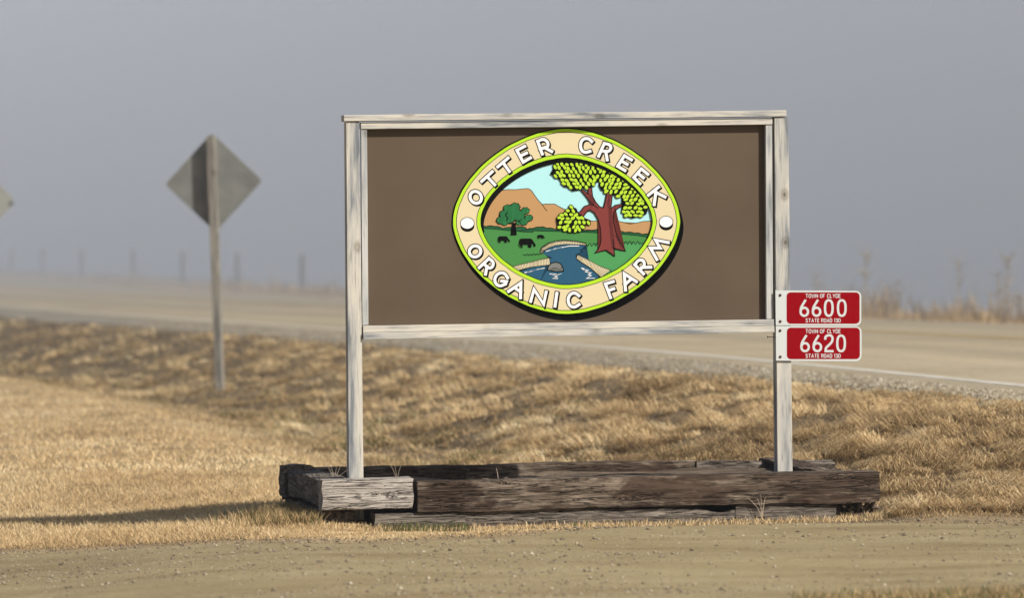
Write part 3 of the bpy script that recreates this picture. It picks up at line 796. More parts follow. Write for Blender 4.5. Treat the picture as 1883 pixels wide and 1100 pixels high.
plate([(1426.7,599.6),(1584.4,600.6),(1584.4,664.4),(1427.2,663.6)], '6620', (690,845,992,1145), 448, 'lower red and white plate reading 6620 on the right post')

# ------------------------------------------------------------------ timber planter
PY0 = -0.245                                     # front plane of the ties in the sign frame
bedO = SP.copy()
bed = empty('timber_planter', bedO, TH)
tag(bed, 'low planter bed of old railway timbers round the foot of the farm sign', 'planter')
def timber(name, x0, x1, y0, y1, z0, z1, seed, m, tilt=0.0, rough=1.0, yaw=0.0, notch=None, ends=0.012):
    """timber along x (x0..x1), section y0..y1 by z0..z1, worn and split; own origin at its middle"""
    Ln = x1-x0; nx = max(8, int(Ln/0.018)); ns = 7
    hy, hz = (y1-y0)/2, (z1-z0)/2
    sec = []
    for i in range(ns): sec.append((-1+2*i/ns, -1))
    for i in range(ns): sec.append((1, -1+2*i/ns))
    for i in range(ns): sec.append((1-2*i/ns, 1))
    for i in range(ns): sec.append((-1, 1-2*i/ns))
    sec = np.array(sec); n = len(sec)
    tt = np.linspace(-Ln/2, Ln/2, nx+1)
    Tm, S0 = np.meshgrid(tt, np.arange(n), indexing='ij')
    a = sec[S0.astype(int), 0]; b = sec[S0.astype(int), 1]
    # round the arrises unevenly
    rr2 = 0.03 + 0.10*fbm(Tm*2.2+seed*3, S0*0+seed, 3)
    k = 1 - rr2*np.clip(np.abs(a*b)-0.45, 0, 1)*0.9
    g1 = fbm(Tm*3+seed, a*2+b*3+seed*5, 3)-0.5; g2 = fbm(Tm*9+seed*7, a*6+b*5, 3)-0.5
    d = (0.010*g1 + 0.010*g2)*rough
    strat = np.floor(fbm(Tm*1.5+seed, b*4.0+a*1.3+seed*2, 2)*9)/9-0.5      # splits along the grain
    d = d + 0.008*strat*rough
    yy = a*hy*k + d*a; zz = b*hz*k + d*b
    zz = zz + 0.010*(fbm(Tm*1.2+seed*11, Tm*0+3, 2)-0.5)*2*rough
    if notch is not None:
        c0, w_, dp = notch; zz = np.where(b > 0, zz - dp*np.exp(-((Tm-c0)/w_)**2), zz)
    ef = (fbm(a*2.0+seed*3, b*2.0+seed, 2)-0.5)*ends*2
    xx = Tm + np.where(Tm <= tt[0]+1e-6, ef, 0) + np.where(Tm >= tt[-1]-1e-6, ef, 0)
    v = np.stack([xx, yy, zz], -1).reshape(-1, 3)
    i0 = np.arange((nx+1)*n).reshape(nx+1, n); j = np.roll(i0, -1, 1)
    f = np.stack([i0[:-1].ravel(), i0[1:].ravel(), j[1:].ravel(), j[:-1].ravel()], 1).tolist()
    cA = len(v); v = v.tolist() + [[tt[0],0,0],[tt[-1],0,0]]
    tri = [[cA, i0[0,(q+1)%n], i0[0,q]] for q in range(n)] + [[cA+1, i0[-1,q], i0[-1,(q+1)%n]] for q in range(n)]
    me = bpy.data.meshes.new(name); me.from_pydata(v, [], f + [[int(c) for c in t_] for t_ in tri]); me.update()
    bm = bmesh.new(); bm.from_mesh(me); bmesh.ops.recalc_face_normals(bm, faces=bm.faces); bm.to_mesh(me); bm.free()
    o = link(name, me, m, bed)
    o.location = ((x0+x1)/2, (y0+y1)/2, (z0+z1)/2); o.rotation_euler = (0, -tilt, yaw)
    return o
def zt(px, py, y): return sp(px, py, y).z
yF = PY0; Wt = 0.20
xa, xb = sx(593,912,yF), sx(760,908,yF)
o = timber('timber', xa, xb, yF, yF+Wt, zt(676,940,yF), zt(676,883,yF), 3.1, M_tieBleach, tilt=R(0.3), rough=0.8)
tag(o, 'short bleached grey timber at the front left corner')
xc, xd = sx(768.5,915,yF), sx(1618,892,yF)
o = timber('timber', xc, xd, yF-0.006, yF+Wt, zt(1190,934.5,yF), zt(1190,877,yF), 5.7, M_tieBrown, tilt=math.atan((zt(1617,864,yF)-zt(768,888,yF))/(xd-xc))*0.75, rough=1.25)
tag(o, 'long dark brown stained timber along the front')
# lower front course, partly buried
o = timber('timber', sx(690,955,yF), sx(1352,945,yF), yF+0.02, yF+0.21, -0.12, 0.046, 8.3, M_tieGrey, tilt=R(0.35), rough=1.2, notch=(1.02,0.09,0.035))
tag(o, 'half buried grey timber under the front one')
timber('timber', sx(1356,945,yF), sx(1541,940,yF), yF+0.02, yF+0.20, -0.10, 0.066, 9.9, M_tieGrey, rough=1.2)
# left side: upper and lower
LB = 1.98
def side(px_x, yA, yB, z0, z1, seed, m, rough=1.0):
    Ln = yB-yA
    o = timber('timber', -Ln/2, Ln/2, -Wt/2, Wt/2, z0, z1, seed, m, rough=rough)
    o.location = (px_x + Wt/2, (yA+yB)/2, (z0+z1)/2); o.rotation_euler = (0, 0, math.pi/2)
    return o
side(xa+0.008, yF+Wt+0.006, yF+LB-0.31, zt(593,938,yF)+0.0, zt(593,886,yF)-0.004, 12.2, M_tieGrey, 1.3)
side(xa+0.03, yF+0.15, yF+LB, -0.12, 0.055, 13.2, M_tieGrey, 1.2)
side(xa-0.012, yF+LB-0.30, yF+LB-0.02, 0.06, 0.268, 15.8, M_tieGrey, 1.2)
# back row
yB_ = yF+LB
timber('timber', xa+0.02, sx(1272,858,yB_), yB_-0.08, yB_+0.10, 0.04, 0.238, 17.1, M_tieBrown, rough=1.2)
timber('timber', sx(1276,858,yB_), sx(1530,860,yB_), yB_-0.07, yB_+0.11, 0.05, 0.225, 19.6, M_tieGrey, tilt=R(-0.5), rough=1.3)
# right side
side(xd-0.26, yF+Wt+0.006, yF+LB+0.1, 0.04, 0.236, 23.4, M_tieBrown, 1.2)
# soil in the bed
X_, Y_ = np.meshgrid(np.linspace(xa+0.12, xd-0.15, 120), np.linspace(yF+0.12, yB_, 70))
Zs = 0.155 + 0.07*(fbm(X_*2+4, Y_*3, 4)-0.5) + 0.03*sstep(1.2,1.9,X_)
v = np.stack([X_.ravel(), Y_.ravel(), Zs.ravel()], 1); i = np.arange(X_.size).reshape(X_.shape)
f = np.stack([i[:-1,:-1].ravel(), i[:-1,1:].ravel(), i[1:,1:].ravel(), i[1:,:-1].ravel()], 1)
m_soil = gravel_mat('dark_bed_soil', (0.07,0.055,0.04), (0.13,0.10,0.075), (0.22,0.17,0.12), 2.0, 60, 1.0)
so = raw_mesh('soil', v, f, m_soil, parent=bed); so['kind'] = 'stuff'
# rotten debris at the right end under the front timber
bm = bmesh.new()
rn = random.Random(5)
for k in range(46):
    u = rn.random(); cx = sx(1545,945,yF) + u*0.25; cz = rn.uniform(-0.02, 0.075 - 0.02*abs(u-0.5)); cy = yF + rn.uniform(0.03,0.22)
    r_ = rn.uniform(0.010,0.030)
    mm = Matrix.Translation((cx,cy,cz)) @ Matrix.Rotation(rn.uniform(0,3),4,'Y') @ Matrix.Diagonal((r_*rn.uniform(.8,1.8), r_, r_*rn.uniform(.5,.9), 1))
    bmesh.ops.create_icosphere(bm, subdivisions=1, radius=1, matrix=mm)
for vtx in bm.verts: vtx.co += Vector((rn.uniform(-1,1), rn.uniform(-1,1), rn.uniform(-1,1)))*0.003
de = from_bm('rotten_wood_debris', bm, m_soil, bed); de['kind'] = 'stuff'

def wpt(lx, ly, z):
    p = SP + rV*lx + bV*ly; return Vector((p.x, p.y, z))
M_stem = flat('dry_stem', (0.44,0.36,0.26,1), 0.8, 0.1); M_stemP = flat('pale_stem', (0.55,0.42,0.34,1), 0.8, 0.1)
def stems(name, base, specs, m, label, cat='dead plant', group=None):
    bm = bmesh.new()
    for (dx, dy, h, bend, r_) in specs:
        pts = [Vector((dx*0.2*0, 0, -0.02)), Vector((dx*0.35, dy*0.35, h*0.4)), Vector((dx*0.75, dy*0.75, h*0.8)), Vector((dx, dy, h + bend))]
        tube(bm, pts, r_, r_*0.5, 5)
    o = from_bm(name, bm, m); o.location = base
    return tag(o, label, cat, group)
def soil_at(px, py, y):
    p = sp(px, py, y); return wpt(p.x, y, max(0.14, p.z))
stems('dead_plant', soil_at(616,884,0.35), [(-0.06,0,0.11,0,0.0016),(0.05,0,0.12,0,0.0016),(0.015,0,0.13,0,0.0014),(-0.03,0.02,0.10,0,0.0014),(0.10,0.01,0.08,0,0.0013)], M_stem, 'thin dead sprig inside the bed just left of the left post')
stems('dead_plant', soil_at(730,880,0.45), [(-0.05,0,0.10,0,0.0014),(0.03,0,0.09,0,0.0014),(-0.02,0,0.12,0,0.0012)], M_stem, 'faint dead sprig in the bed behind the bleached timber, right of the left post')
stems('dead_plant', soil_at(917,884,0.10), [(-0.014,0.01,0.075,0.0,0.0019),(0.055,0,0.018,0,0.0017),(-0.10,0.0,0.012,0,0.0014)], M_stemP, 'pale forked twig lying behind the long front timber')
bmr = wpt(sp(1402,948,yF-0.02).x, yF-0.02, 0.0)
stems('dead_plant', bmr, [(0.02,0,0.11,-0.01,0.0022),(-0.09,0,0.10,0.0,0.002),(-0.03,0,0.09,0,0.0018),(-0.01,0,0.12,0,0.0016)], M_stem, 'curled dry stalks growing in front of the notch under the long timber')

# ------------------------------------------------------------------ diamond road signs seen from behind
m_alu, n_, l_, b_ = mat('dull_aluminium')
nn = noise(n_, l_, coords(n_, l_, (1,1,1)), 5, 5, 0.65); r_ = ramp(n_, [(0.3, (0.16,0.163,0.152)), (0.7, (0.25,0.25,0.232))]); l_.new(nn.outputs[0], r_.inputs[0])
l_.new(r_.outputs[0], b_.inputs['Base Color']); b_.inputs['Roughness'].default_value = 0.6; b_.inputs['Metallic'].default_value = 0.15
M_postOld = lumber('old_post_wood', 2, (0.30,0.28,0.235), (0.215,0.20,0.175), (0.13,0.123,0.112))
M_yel = flat('sign_yellow', (0.75,0.55,0.05,1), 0.4)
def diamond(base, h_post, c_z, side_m, yawn, label, lean=0.0, mback=m_alu):
    t = empty('warning_sign', base, yawn); t.rotation_euler = (0, -lean, yawn)
    tag(t, label, 'road sign')
    bm = bmesh.new(); box(bm, -0.047, 0.047, -0.03, 0.095, -0.4, h_post, 0.004); from_bm('post', bm, M_postOld, t)
    hd = side_m/math.sqrt(2); rad = 0.045; o = []
    for a0, cx, cz in ((-45, hd-rad*1.414, 0), (45, 0, hd-rad*1.414), (135, -hd+rad*1.414, 0), (225, 0, -hd+rad*1.414)):
        for i in range(6): a = R(a0+18*i); o.append(Vector((cx+rad*math.cos(a), 0, cz+rad*math.sin(a))))
    bm = bmesh.new(); y0 = 0.098
    fr = [bm.verts.new(Vector((p.x, y0, p.z+c_z))) for p in o]; bk = [bm.verts.new(Vector((p.x, y0+0.003, p.z+c_z))) for p in o]
    f1 = bm.faces.new(fr); f2 = bm.faces.new(bk[::-1]); f2.material_index = 1
    for i in range(len(o)): bm.faces.new((fr[i], fr[(i+1)%len(o)], bk[(i+1)%len(o)], bk[i]))
    from_bm('plate', bm, [mback, M_yel], t)
    for dz in (-0.33, 0.33):
        bm = bmesh.new(); lathe(bm, (0, -0.001, c_z+dz), (0,-1,0), [(0,0.014),(0.006,0.014),(0.007,0.009),(0.012,0.007)], 10); from_bm('bolt', bm, M_bolt, t)
    return t
def hit_terrain(px, py, Y):
    while True:
        p = at_y(px, py, Y)
        if p.z <= float(terrain(p.x, p.y)) or Y > 120: return p
        Y += 0.05
gb = hit_terrain(404, 718, 44.0); gz = float(terrain(gb.x, gb.y)); DY = gb.y; print('diamond at', DY)
topz = at_y(392, 250, DY).z
diamond(Vector((gb.x, gb.y, gz)), topz - gz, at_y(392, 335, DY).z - gz, 0.80*DY/50.5, R(-8), 'grey back of a diamond warning sign on a leaning wooden post beside the road', lean=0.027)
gb2 = at_y(-60, 690, 64); gz2 = float(terrain(gb2.x, gb2.y))
# its right corner just enters the picture at the left edge
c2 = at_y(-37, 371, 64)
m_pale = flat('pale_sign_back', (0.34,0.345,0.315,1), 0.6)
sg2 = empty('round_sign', Vector((c2.x, c2.y, float(terrain(c2.x, c2.y)))), R(-10)); tag(sg2, 'pale sign whose rounded right edge just shows at the left edge of the photo', 'road sign')
zc = c2.z - sg2.location.z
bm = bmesh.new(); box(bm, -0.045, 0.045, 0, 0.09, -0.4, zc+0.35, 0.004); from_bm('post', bm, M_postOld, sg2)
bm = bmesh.new(); o8 = []
rad = 0.10; hd = 0.54
for a0, cx, cz in ((-45, hd-rad*1.414, 0), (45, 0, hd-rad*1.414), (135, -hd+rad*1.414, 0), (225, 0, -hd+rad*1.414)):
    for i in range(7): a = R(a0+15*i); o8.append(Vector((cx+rad*math.cos(a), -0.006, cz+rad*math.sin(a)+zc)))
fr = [bm.verts.new(p) for p in o8]; bk = [bm.verts.new(p+Vector((0,0.003,0))) for p in o8]
bm.faces.new(fr); bm.faces.new(bk[::-1])
for i in range(len(o8)): bm.faces.new((fr[i], fr[(i+1)%len(o8)], bk[(i+1)%len(o8)], bk[i]))
from_bm('plate', bm, m_pale, sg2)
bm = bmesh.new(); lathe(bm, (hd-0.06, -0.006, zc-0.02), (0,-1,0), [(0,0.03),(0.012,0.028),(0.02,0.012)], 12); from_bm('bolt', bm, flat('dull_bolt', (0.14,0.15,0.16,1), 0.6), sg2)
sg2.name = 'warning_sign'

# ------------------------------------------------------------------ fence posts beyond the road
M_fpost = flat('fence_post_wood', (0.15,0.135,0.12,1), 0.9, 0.1)
def solve_q(px, qt):
    lo, hi = 30.0, 400.0
    u = (px-W0/2)/FPX
    for _ in range(50):
        md = (lo+hi)/2
        if float(qof(u*md, md)) > qt: lo = md
        else: hi = md
    return (lo+hi)/2
fps = [(22,472),(78,476),(150,484),(245,482),(336,484),(436,492),(556,500),(690,505)]
for k, (px, py) in enumerate(fps):
    Yp = solve_q(px, -14.0); tp = at_y(px, py+5, Yp); gz = float(terrain(tp.x, tp.y))
    h = max(1.15, tp.z-gz)
    bm = bmesh.new(); lathe(bm, (0,0,-0.3), (0,0.02*math.sin(k*2),1), [(0,0.085),(h*0.6+0.3,0.08),(h+0.28,0.074),(h+0.3,0.05)], 9)
    for vtx in bm.verts: vtx.co.x += 0.006*math.sin(vtx.co.z*7+k)
    o = from_bm('fence_post', bm, M_fpost); o.location = (tp.x, tp.y, gz)
    lab = ['fence post beyond the road, nearest the left edge of the photo','fence post beyond the road, second from the left edge','darkest fence post beyond the road, third from the left edge','fence post beyond the road, fourth from the left edge','fence post beyond the road, just left of the diamond sign post','fence post beyond the road, just right of the diamond sign post','fence post beyond the road, last one left of the farm sign','fence post beyond the road standing behind the farm sign panel'][k]
    if k < 7: tag(o, lab, 'fence post', 'fence posts along the far side of the road')
    else: bpy.data.objects.remove(o)

# ------------------------------------------------------------------ blades
def blades(name, X, Y, Z, h, wd, az, lean, lx, ly, tone, label, droop=0.0):
    n = len(X); cx, cy = np.cos(az)*wd/2, np.sin(az)*wd/2
    z1 = Z + h*np.where(np.asarray(droop) > 0.5, 0.85, 0.5); z2 = Z + h*(1-droop)
    mx, my = X + lx*lean*0.4, Y + ly*lean*0.4
    tx, ty = X + lx*lean, Y + ly*lean
    v = np.empty((n,5,3)); 
    v[:,0] = np.stack([X-cx, Y-cy, Z-0.01], 1); v[:,1] = np.stack([X+cx, Y+cy, Z-0.01], 1)
    v[:,2] = np.stack([mx-cx*.8, my-cy*.8, z1], 1); v[:,3] = np.stack([mx+cx*.8, my+cy*.8, z1], 1)
    v[:,4] = np.stack([tx, ty, z2], 1)
    b = (np.arange(n)*5)[:,None]
    f = np.concatenate([b+np.array([0,1,3]), b+np.array([0,3,2]), b+np.array([2,3,4])], 1).reshape(-1,3)
    o = raw_mesh(name, v.reshape(-1,3), f, M_grass, tone=np.repeat(np.clip(tone,0,1), 5), smooth=False)
    return tag(o, label, kind='stuff')
def in_bed(X, Y, m=0.0):
    dx = X-SP.x; dy = Y-SP.y
    lx = dx*rV.x+dy*rV.y; ly = dx*bV.x+dy*bV.y
    return (lx > xa-m) & (lx < xd+m-0.03) & (ly > yF-m) & (ly < yB_+0.1+m)
def sample(n, y0, y1, p=2.0, mar=0.18):
    u = rng.random(n)
    if p == 2.0: Y = 1/(1/y0 + u*(1/y1-1/y0))
    else: Y = y0 + (y1-y0)*u
    X = (rng.random(n)*2-1)*(mar*Y*0.85+0.6); return X, Y
# lawn
def lawn(n, y0, y1, hs, ws, name, label):
    X, Y = sample(n, y0, y1)
    q = qof(X, Y); jit = 0.18*(fbm(X*5, Y*5, 2)-0.5)
    ok = (Y > driveY(X)+0.06+jit*1.2+0.30*(fbm(X*1.7+2, X*0+4, 4)-0.5)) & (q > 4.9+jit*3) & ~in_bed(X, Y, 0.0)
    # no lawn on the right behind the bed
    ok &= ~((Y > 26.4) & (q < 4.9))
    X, Y = X[ok], Y[ok]; n = len(X); q = qof(X, Y)
    Z = terrain(X, Y)
    big = fbm(X*0.8+11, Y*0.5+3, 4); sm_ = fbm(X*6, Y*6, 3)
    edge = sstep(0.35, 0.0, Y-driveY(X))
    h = hs*(0.55+0.9*rng.random(n))*(0.6+0.9*sm_)*(1-0.62*sstep(-1.25,-1.0,X)*sstep(27.3,27.1,Y)); wd = ws*(0.7+0.6*rng.random(n))
    tone = 0.68 + 0.55*(big-0.5) + 0.42*(rng.random(n)-0.5) + 0.35*(sm_-0.5) - 0.06*edge
    gr = (rng.random(n) < 0.035*edge + 0.006); tone = np.where(gr, 0.08+0.08*rng.random(n), np.maximum(tone, 0.24))
    a = rng.random(n)*2*math.pi
    return blades(name, X, Y, Z, h, wd, rng.random(n)*math.pi, h*(0.3+1.5*rng.random(n)), np.cos(a), np.sin(a), tone, label)
lawn(340000, 23.4, 33, 0.026, 0.0036, 'lawn_grass', 'short dry straw coloured lawn grass left of the planter')
lawn(150000, 33, 66, 0.026, 0.0075, 'lawn_grass', 'short dry lawn grass rising towards the ditch, out of focus')
def before_bed(X, Y):
    dx = X-SP.x; dy = Y-SP.y
    lx = dx*rV.x+dy*rV.y; ly = dx*bV.x+dy*bV.y
    return (lx > xa-0.1) & (lx < xd+0.05) & (ly < yF+0.25)
# bank: matted tussocks of dead grass, each with its own lie, over a thatch of litter
def tussocks(nt, nb, y0, y1, hs, ws, rad, nf, name, label):
    X, Y = sample(nt, y0, y1); q = qof(X, Y); qa = shw(Y)
    jit = 0.5*(fbm(X*1.5, Y*1.5, 3)-0.5)
    ok = ~before_bed(X, Y) & (q > qa+0.15+jit) & (q < 5.2+jit) & ~in_bed(X, Y, 0.10) & (Y > driveY(X)+0.75) & (fbm(X*2.3+15, Y*1.6+8, 3) > 0.37)
    X, Y = X[ok], Y[ok]; n = len(X)
    tt = rng.random(n); lie = math.pi*1.10 + 1.5*(fbm(X*0.9+50, Y*0.6+20, 3)-0.5)*2 + 1.3*(rng.random(n)-0.5)
    size = 0.45+0.9*rng.random(n)**1.4; ttone = 0.57 + 0.05*sstep(38,60,Y) + (0.70-0.25*sstep(36,50,Y))*(fbm(X*0.8+31, Y*0.5+1, 3)-0.5)*2*0.6 + 0.36*(tt-0.5)
    green = np.exp(-((qof(X,Y)-4.5)/0.8)**2)*sstep(0.45, 0.62, fbm(X*1.2+70, Y*0.9+2, 3))
    # blades of the tussocks
    i = np.repeat(np.arange(n), nb); m = len(i); r_ = rad*size[i]*np.sqrt(rng.random(m))*0.8; ph = rng.random(m)*2*math.pi
    ox, oy = r_*np.cos(ph), r_*np.sin(ph)
    bx, by = X[i]+ox, Y[i]+oy*1.2; bz = terrain(bx, by) + 0.25*rad*size[i]*np.clip(1-(r_/(rad*size[i]+1e-6))**2, 0, 1)
    h = hs*size[i]*(0.4+0.8*rng.random(m))*(0.55+0.45*sstep(0, 1.2, q[ok][i]-shw(Y[i])))
    dx = np.cos(lie[i]) + 0.9*np.cos(ph)*(r_/(rad*size[i]+1e-6)) + 0.5*rng.normal(0,1,m); dy = np.sin(lie[i]) + 0.9*np.sin(ph)*(r_/(rad*size[i]+1e-6)) + 0.5*rng.normal(0,1,m)
    nn_ = np.sqrt(dx*dx+dy*dy)+1e-6; dx, dy = dx/nn_, dy/nn_
    tone = ttone[i] + 0.50*(rng.random(m)-0.5); gr = rng.random(m) < 0.02+0.40*green[i]
    tone = np.where(gr, 0.06+0.14*rng.random(m), np.maximum(tone, 0.23)); az = np.arctan2(dy, dx)+math.pi/2+0.6*(rng.random(m)-0.5)
    wd = ws*(0.6+0.8*rng.random(m)); lean = h*(0.9+1.0*rng.random(m)); hh_ = h*0.50; drp = 0.75
    # litter
    Xf, Yf = sample(nf, y0, y1); qf = qof(Xf, Yf); qaf = shw(Yf); jf = 0.5*(fbm(Xf*1.5, Yf*1.5, 3)-0.5); bb = before_bed(Xf, Yf)
    edge = sstep(qaf-0.15, qaf+0.8, qf)
    ok = (qf > qaf-0.1+jf) & (qf < 5.6+jf) & ~in_bed(Xf, Yf, 0.01) & (Yf > driveY(Xf)+0.04+0.1*rng.random(len(Xf))) & (rng.random(len(Xf)) < 0.15+0.85*edge)
    Xf, Yf = Xf[ok], Yf[ok]; k_ = len(Xf); af = rng.random(k_)*2*math.pi; hf = hs*0.30*(0.4+rng.random(k_))*np.where(bb[ok], 0.22, 1.0)*(0.45+0.55*sstep(0.3,0.9,Yf-driveY(Xf)))
    tf = 0.46 + 0.5*(fbm(Xf*2.5, Yf*2, 3)-0.5)*2*0.6 + 0.5*(rng.random(k_)-0.5)
    cat = np.concatenate
    return blades(name, cat([bx,Xf]), cat([by,Yf]), cat([bz,terrain(Xf,Yf)]), cat([hh_,hf]), cat([wd,ws*(0.6+0.6*rng.random(k_))]), cat([az,rng.random(k_)*math.pi]), cat([lean,hf*(0.6+1.4*rng.random(k_))]),
                  cat([dx,np.cos(af)]), cat([dy,np.sin(af)]), cat([tone,np.maximum(tf,0.22)]), label, droop=cat([np.full(m,drp),np.zeros(k_)]))
tussocks(4600, 80, 26.3, 38, 0.125, 0.0046, 0.13, 150000, 'bank_grass', 'matted tufts of long dead grass on the bank right of the planter')
tussocks(4600, 40, 38, 64, 0.115, 0.008, 0.17, 70000, 'bank_grass', 'tan dead grass on the road bank behind the farm sign')
tussocks(2200, 22, 64, 130, 0.12, 0.018, 0.30, 22000, 'bank_grass', 'dead grass and leaf litter on the far left stretch of the bank')
# green and straw tufts along the front timber, dark tuft at the left corner
def front_tufts():
    out = []
    n = 4500; lx = xa-0.05 + (xd-xa+0.25)*rng.random(n); ly = yF - 0.015 - 0.22*rng.random(n)**1.5
    X = SP.x + lx*rV.x + ly*bV.x; Y = SP.y + lx*rV.y + ly*bV.y; Z = terrain(X, Y)
    gp = sstep(0.50, 0.66, fbm(lx*2.6+2, lx*0+3, 3)) * 0.55*np.exp(-((lx-0.70)/0.42)**2) + 0.5*np.exp(-((lx-(xa+0.45))/0.16)**2) + 0.25*np.exp(-((lx-1.35)/0.05)**2)
    gr = rng.random(n) < gp*0.9+0.03
    h = np.where(gr, 0.02+0.055*rng.random(n)*np.clip(gp+0.3,0,1), 0.012+0.03*rng.random(n)**2); a = rng.random(n)*2*math.pi
    tone = np.where(gr, 0.05+0.16*rng.random(n), 0.42+0.5*rng.random(n))
    return blades('tuft_grass', X, Y, Z, h, 0.0035+0.002*rng.random(n), rng.random(n)*math.pi, h*(0.2+0.7*rng.random(n)), np.cos(a), np.sin(a), tone, 'sparse green and straw grass growing along the foot of the front timbers')
front_tufts()
n = 5200; lx = xa - 0.02 - 0.30*np.abs(rng.normal(0,0.55,n)); ly = yF + 0.02 + rng.random(n)*1.3 - 0.12
X = SP.x + lx*rV.x + ly*bV.x; Y = SP.y + lx*rV.y + ly*bV.y; Z = terrain(X, Y); a = rng.random(n)*2*math.pi
h = 0.03+0.065*rng.random(n)
blades('tuft_grass', X, Y, Z, h, 0.004+0.002*rng.random(n), rng.random(n)*math.pi, h*(0.2+0.6*rng.random(n)), np.cos(a), np.sin(a), np.where(rng.random(n) < 0.3, 0.08+0.12*rng.random(n), 0.25+0.35*rng.random(n)), 'taller uncut grass against the shaded left end of the planter')
# near verge at the bottom right corner of the picture
n = 7000; X = 1.25 + 2.2*rng.random(n); Y = 20.28 - 0.9*rng.random(n)**0.7 + 0.12*(fbm(X*4,X*0,3)-0.5)*2 - 0.10*sstep(2.2,1.2,X); Z = terrain(X, Y)+0.012; a = rng.random(n)*2*math.pi; h = 0.02+0.045*rng.random(n)
blades('verge_grass', X, Y, Z, h, 0.004+0.002*rng.random(n), rng.random(n)*math.pi, h*0.6, np.cos(a), np.sin(a), np.where(rng.random(n) < 0.35, 0.02+0.16*rng.random(n), 0.2+0.5*rng.random(n)), 'scruffy grass on the near side of the driveway at the bottom right corner')
# far verge scrub
def far_verge(n, y0, y1, name, label):
    Y = 1/(1/y0 + rng.random(n)*(1/y1-1/y0)); s = np.interp(Y, _Yt, _sl)
    q = -9.5 - 4.5*rng.random(n)**1.3; X = roadX(Y) - q*np.sqrt(1+s*s); Z = terrain(X, Y)
    c = fbm(X*0.9+3, Y*0.25+7, 3); h = (0.05+0.35*rng.random(n)**2)*sstep(0.5,0.8,c)*sstep(-9.6,-12,q)*1.8+0.05; a = rng.random(n)*2*math.pi
    tone = 0.35+0.45*rng.random(n)+0.5*(c-0.5)*-1
    return blades(name, X, Y, Z, h, 0.02+0.02*rng.random(n), rng.random(n)*math.pi, h*0.35, np.cos(a), np.sin(a), np.maximum(tone,0.22), label)
far_verge(26000, 45, 260, 'verge_scrub', 'dry brown weeds lining the far side of the road')
# tall dry stalks on the far verge
def stalk(px, ptop, wdt, lab, seed):
    rn = random.Random(seed); Yp = solve_q(px, -12.0); tp = at_y(px, ptop, Yp); gz = float(terrain(tp.x, tp.y)); h = tp.z-gz
    bm = bmesh.new()
    tube(bm, [(0,0,-0.05),(0.02*rn.uniform(-1,1),0,h*0.35),(0.05*rn.uniform(-1,1),0,h*0.7),(0.07*rn.uniform(-1,1),0,h)], wdt, wdt*0.5, 6)
    for k in range(16):
        z = h*(0.55+0.45*rn.random()); a = rn.random()*6.28; r_ = 0.10+0.10*rn.random()
        tube(bm, [(0.02,0,z*0.96),(r_*math.cos(a)*0.6, r_*math.sin(a)*0.6, z+0.03),(r_*math.cos(a), r_*math.sin(a), z+0.10)], wdt*0.45, wdt*0.25, 4)
    for k in range(14):
        a = rn.random()*6.28; r_ = 0.25*rn.random(); hh_ = 0.25+0.5*rn.random()
        tube(bm, [(r_*math.cos(a),r_*math.sin(a),-0.03),(r_*1.2*math.cos(a),r_*1.2*math.sin(a),hh_*0.6),(r_*1.7*math.cos(a),r_*1.7*math.sin(a),hh_)], wdt*0.7, wdt*0.3, 4)
    o = from_bm('dry_weed', bm, M_stem); o.location = (tp.x, tp.y, gz); tag(o, lab, 'weed', 'tall dry weeds beyond the road')
stalk(1590, 458, 0.020, 'tallest thin grey weed stalk beyond the road, just right of the 6600 plate', 1)
stalk(1648, 520, 0.012, 'bushy low dry weed beyond the road, second right of the red plates', 2)
stalk(1763, 470, 0.012, 'faint straight weed stalk beyond the road, midway between the red plates and the photo edge', 3)
stalk(1855, 470, 0.018, 'tall branching pale weed beyond the road near the right edge of the photo', 4)
stalk(1832, 505, 0.012, 'shorter dry weed just left of the tall branching one near the right edge', 5)
stalk(1500, 500, 0.010, 'dry weed rising behind the top of the 6600 plate', 6)
stalk(1875, 540, 0.012, 'low dry weed cut by the right edge of the photo', 7)

# ------------------------------------------------------------------ stones
def stones(name, X, Y, Z, r, tone, label):
    n = len(X)
    ico = np.array([(0,0,1),(0.9,0,0.1),(0.28,0.85,0),(-0.73,0.53,0.15),(-0.73,-0.53,-0.1),(0.28,-0.85,0.12),(0,0,-1)], float)
    fc = np.array([(0,1,2),(0,2,3),(0,3,4),(0,4,5),(0,5,1),(6,2,1),(6,3,2),(6,4,3),(6,5,4),(6,1,5)])
    s = np.stack([r*(0.8+0.6*rng.random(n)), r*(0.7+0.5*rng.random(n)), r*(0.45+0.4*rng.random(n))], 1)
    a = rng.random(n)*2*math.pi; ca, sa = np.cos(a)[:,None], np.sin(a)[:,None]
    p = ico[None]*s[:,None,:]*(0.8+0.4*rng.random((n,7,1)))
    x = p[:,:,0]*ca - p[:,:,1]*sa + X[:,None]; y = p[:,:,0]*sa + p[:,:,1]*ca + Y[:,None]; z = p[:,:,2] + Z[:,None] + 0.25*r[:,None]
    f = (fc[None] + (np.arange(n)*7)[:,None,None]).reshape(-1,3)
    return tag(raw_mesh(name, np.stack([x,y,z],-1).reshape(-1,3), f, M_stone, tone=np.repeat(tone,7), smooth=False), label, kind='stuff')
n = 42000; Y = 19.5+6.4*rng.random(n); X = (rng.random(n)*2-1)*(0.145*Y+0.5); ok = (Y < driveY(X)-0.02+0.3*(fbm(X*1.7+2, X*0+4, 4)-0.5))
dn = fbm(X*0.6+1, Y*1.6+5, 3); ok &= rng.random(n) < sstep(0.35,0.7,dn)*0.8+0.12 + 0.5*sstep(0.9,0.1,driveY(X)-Y)*sstep(-0.5,1.0,X)
X, Y = X[ok], Y[ok]; n = len(X)
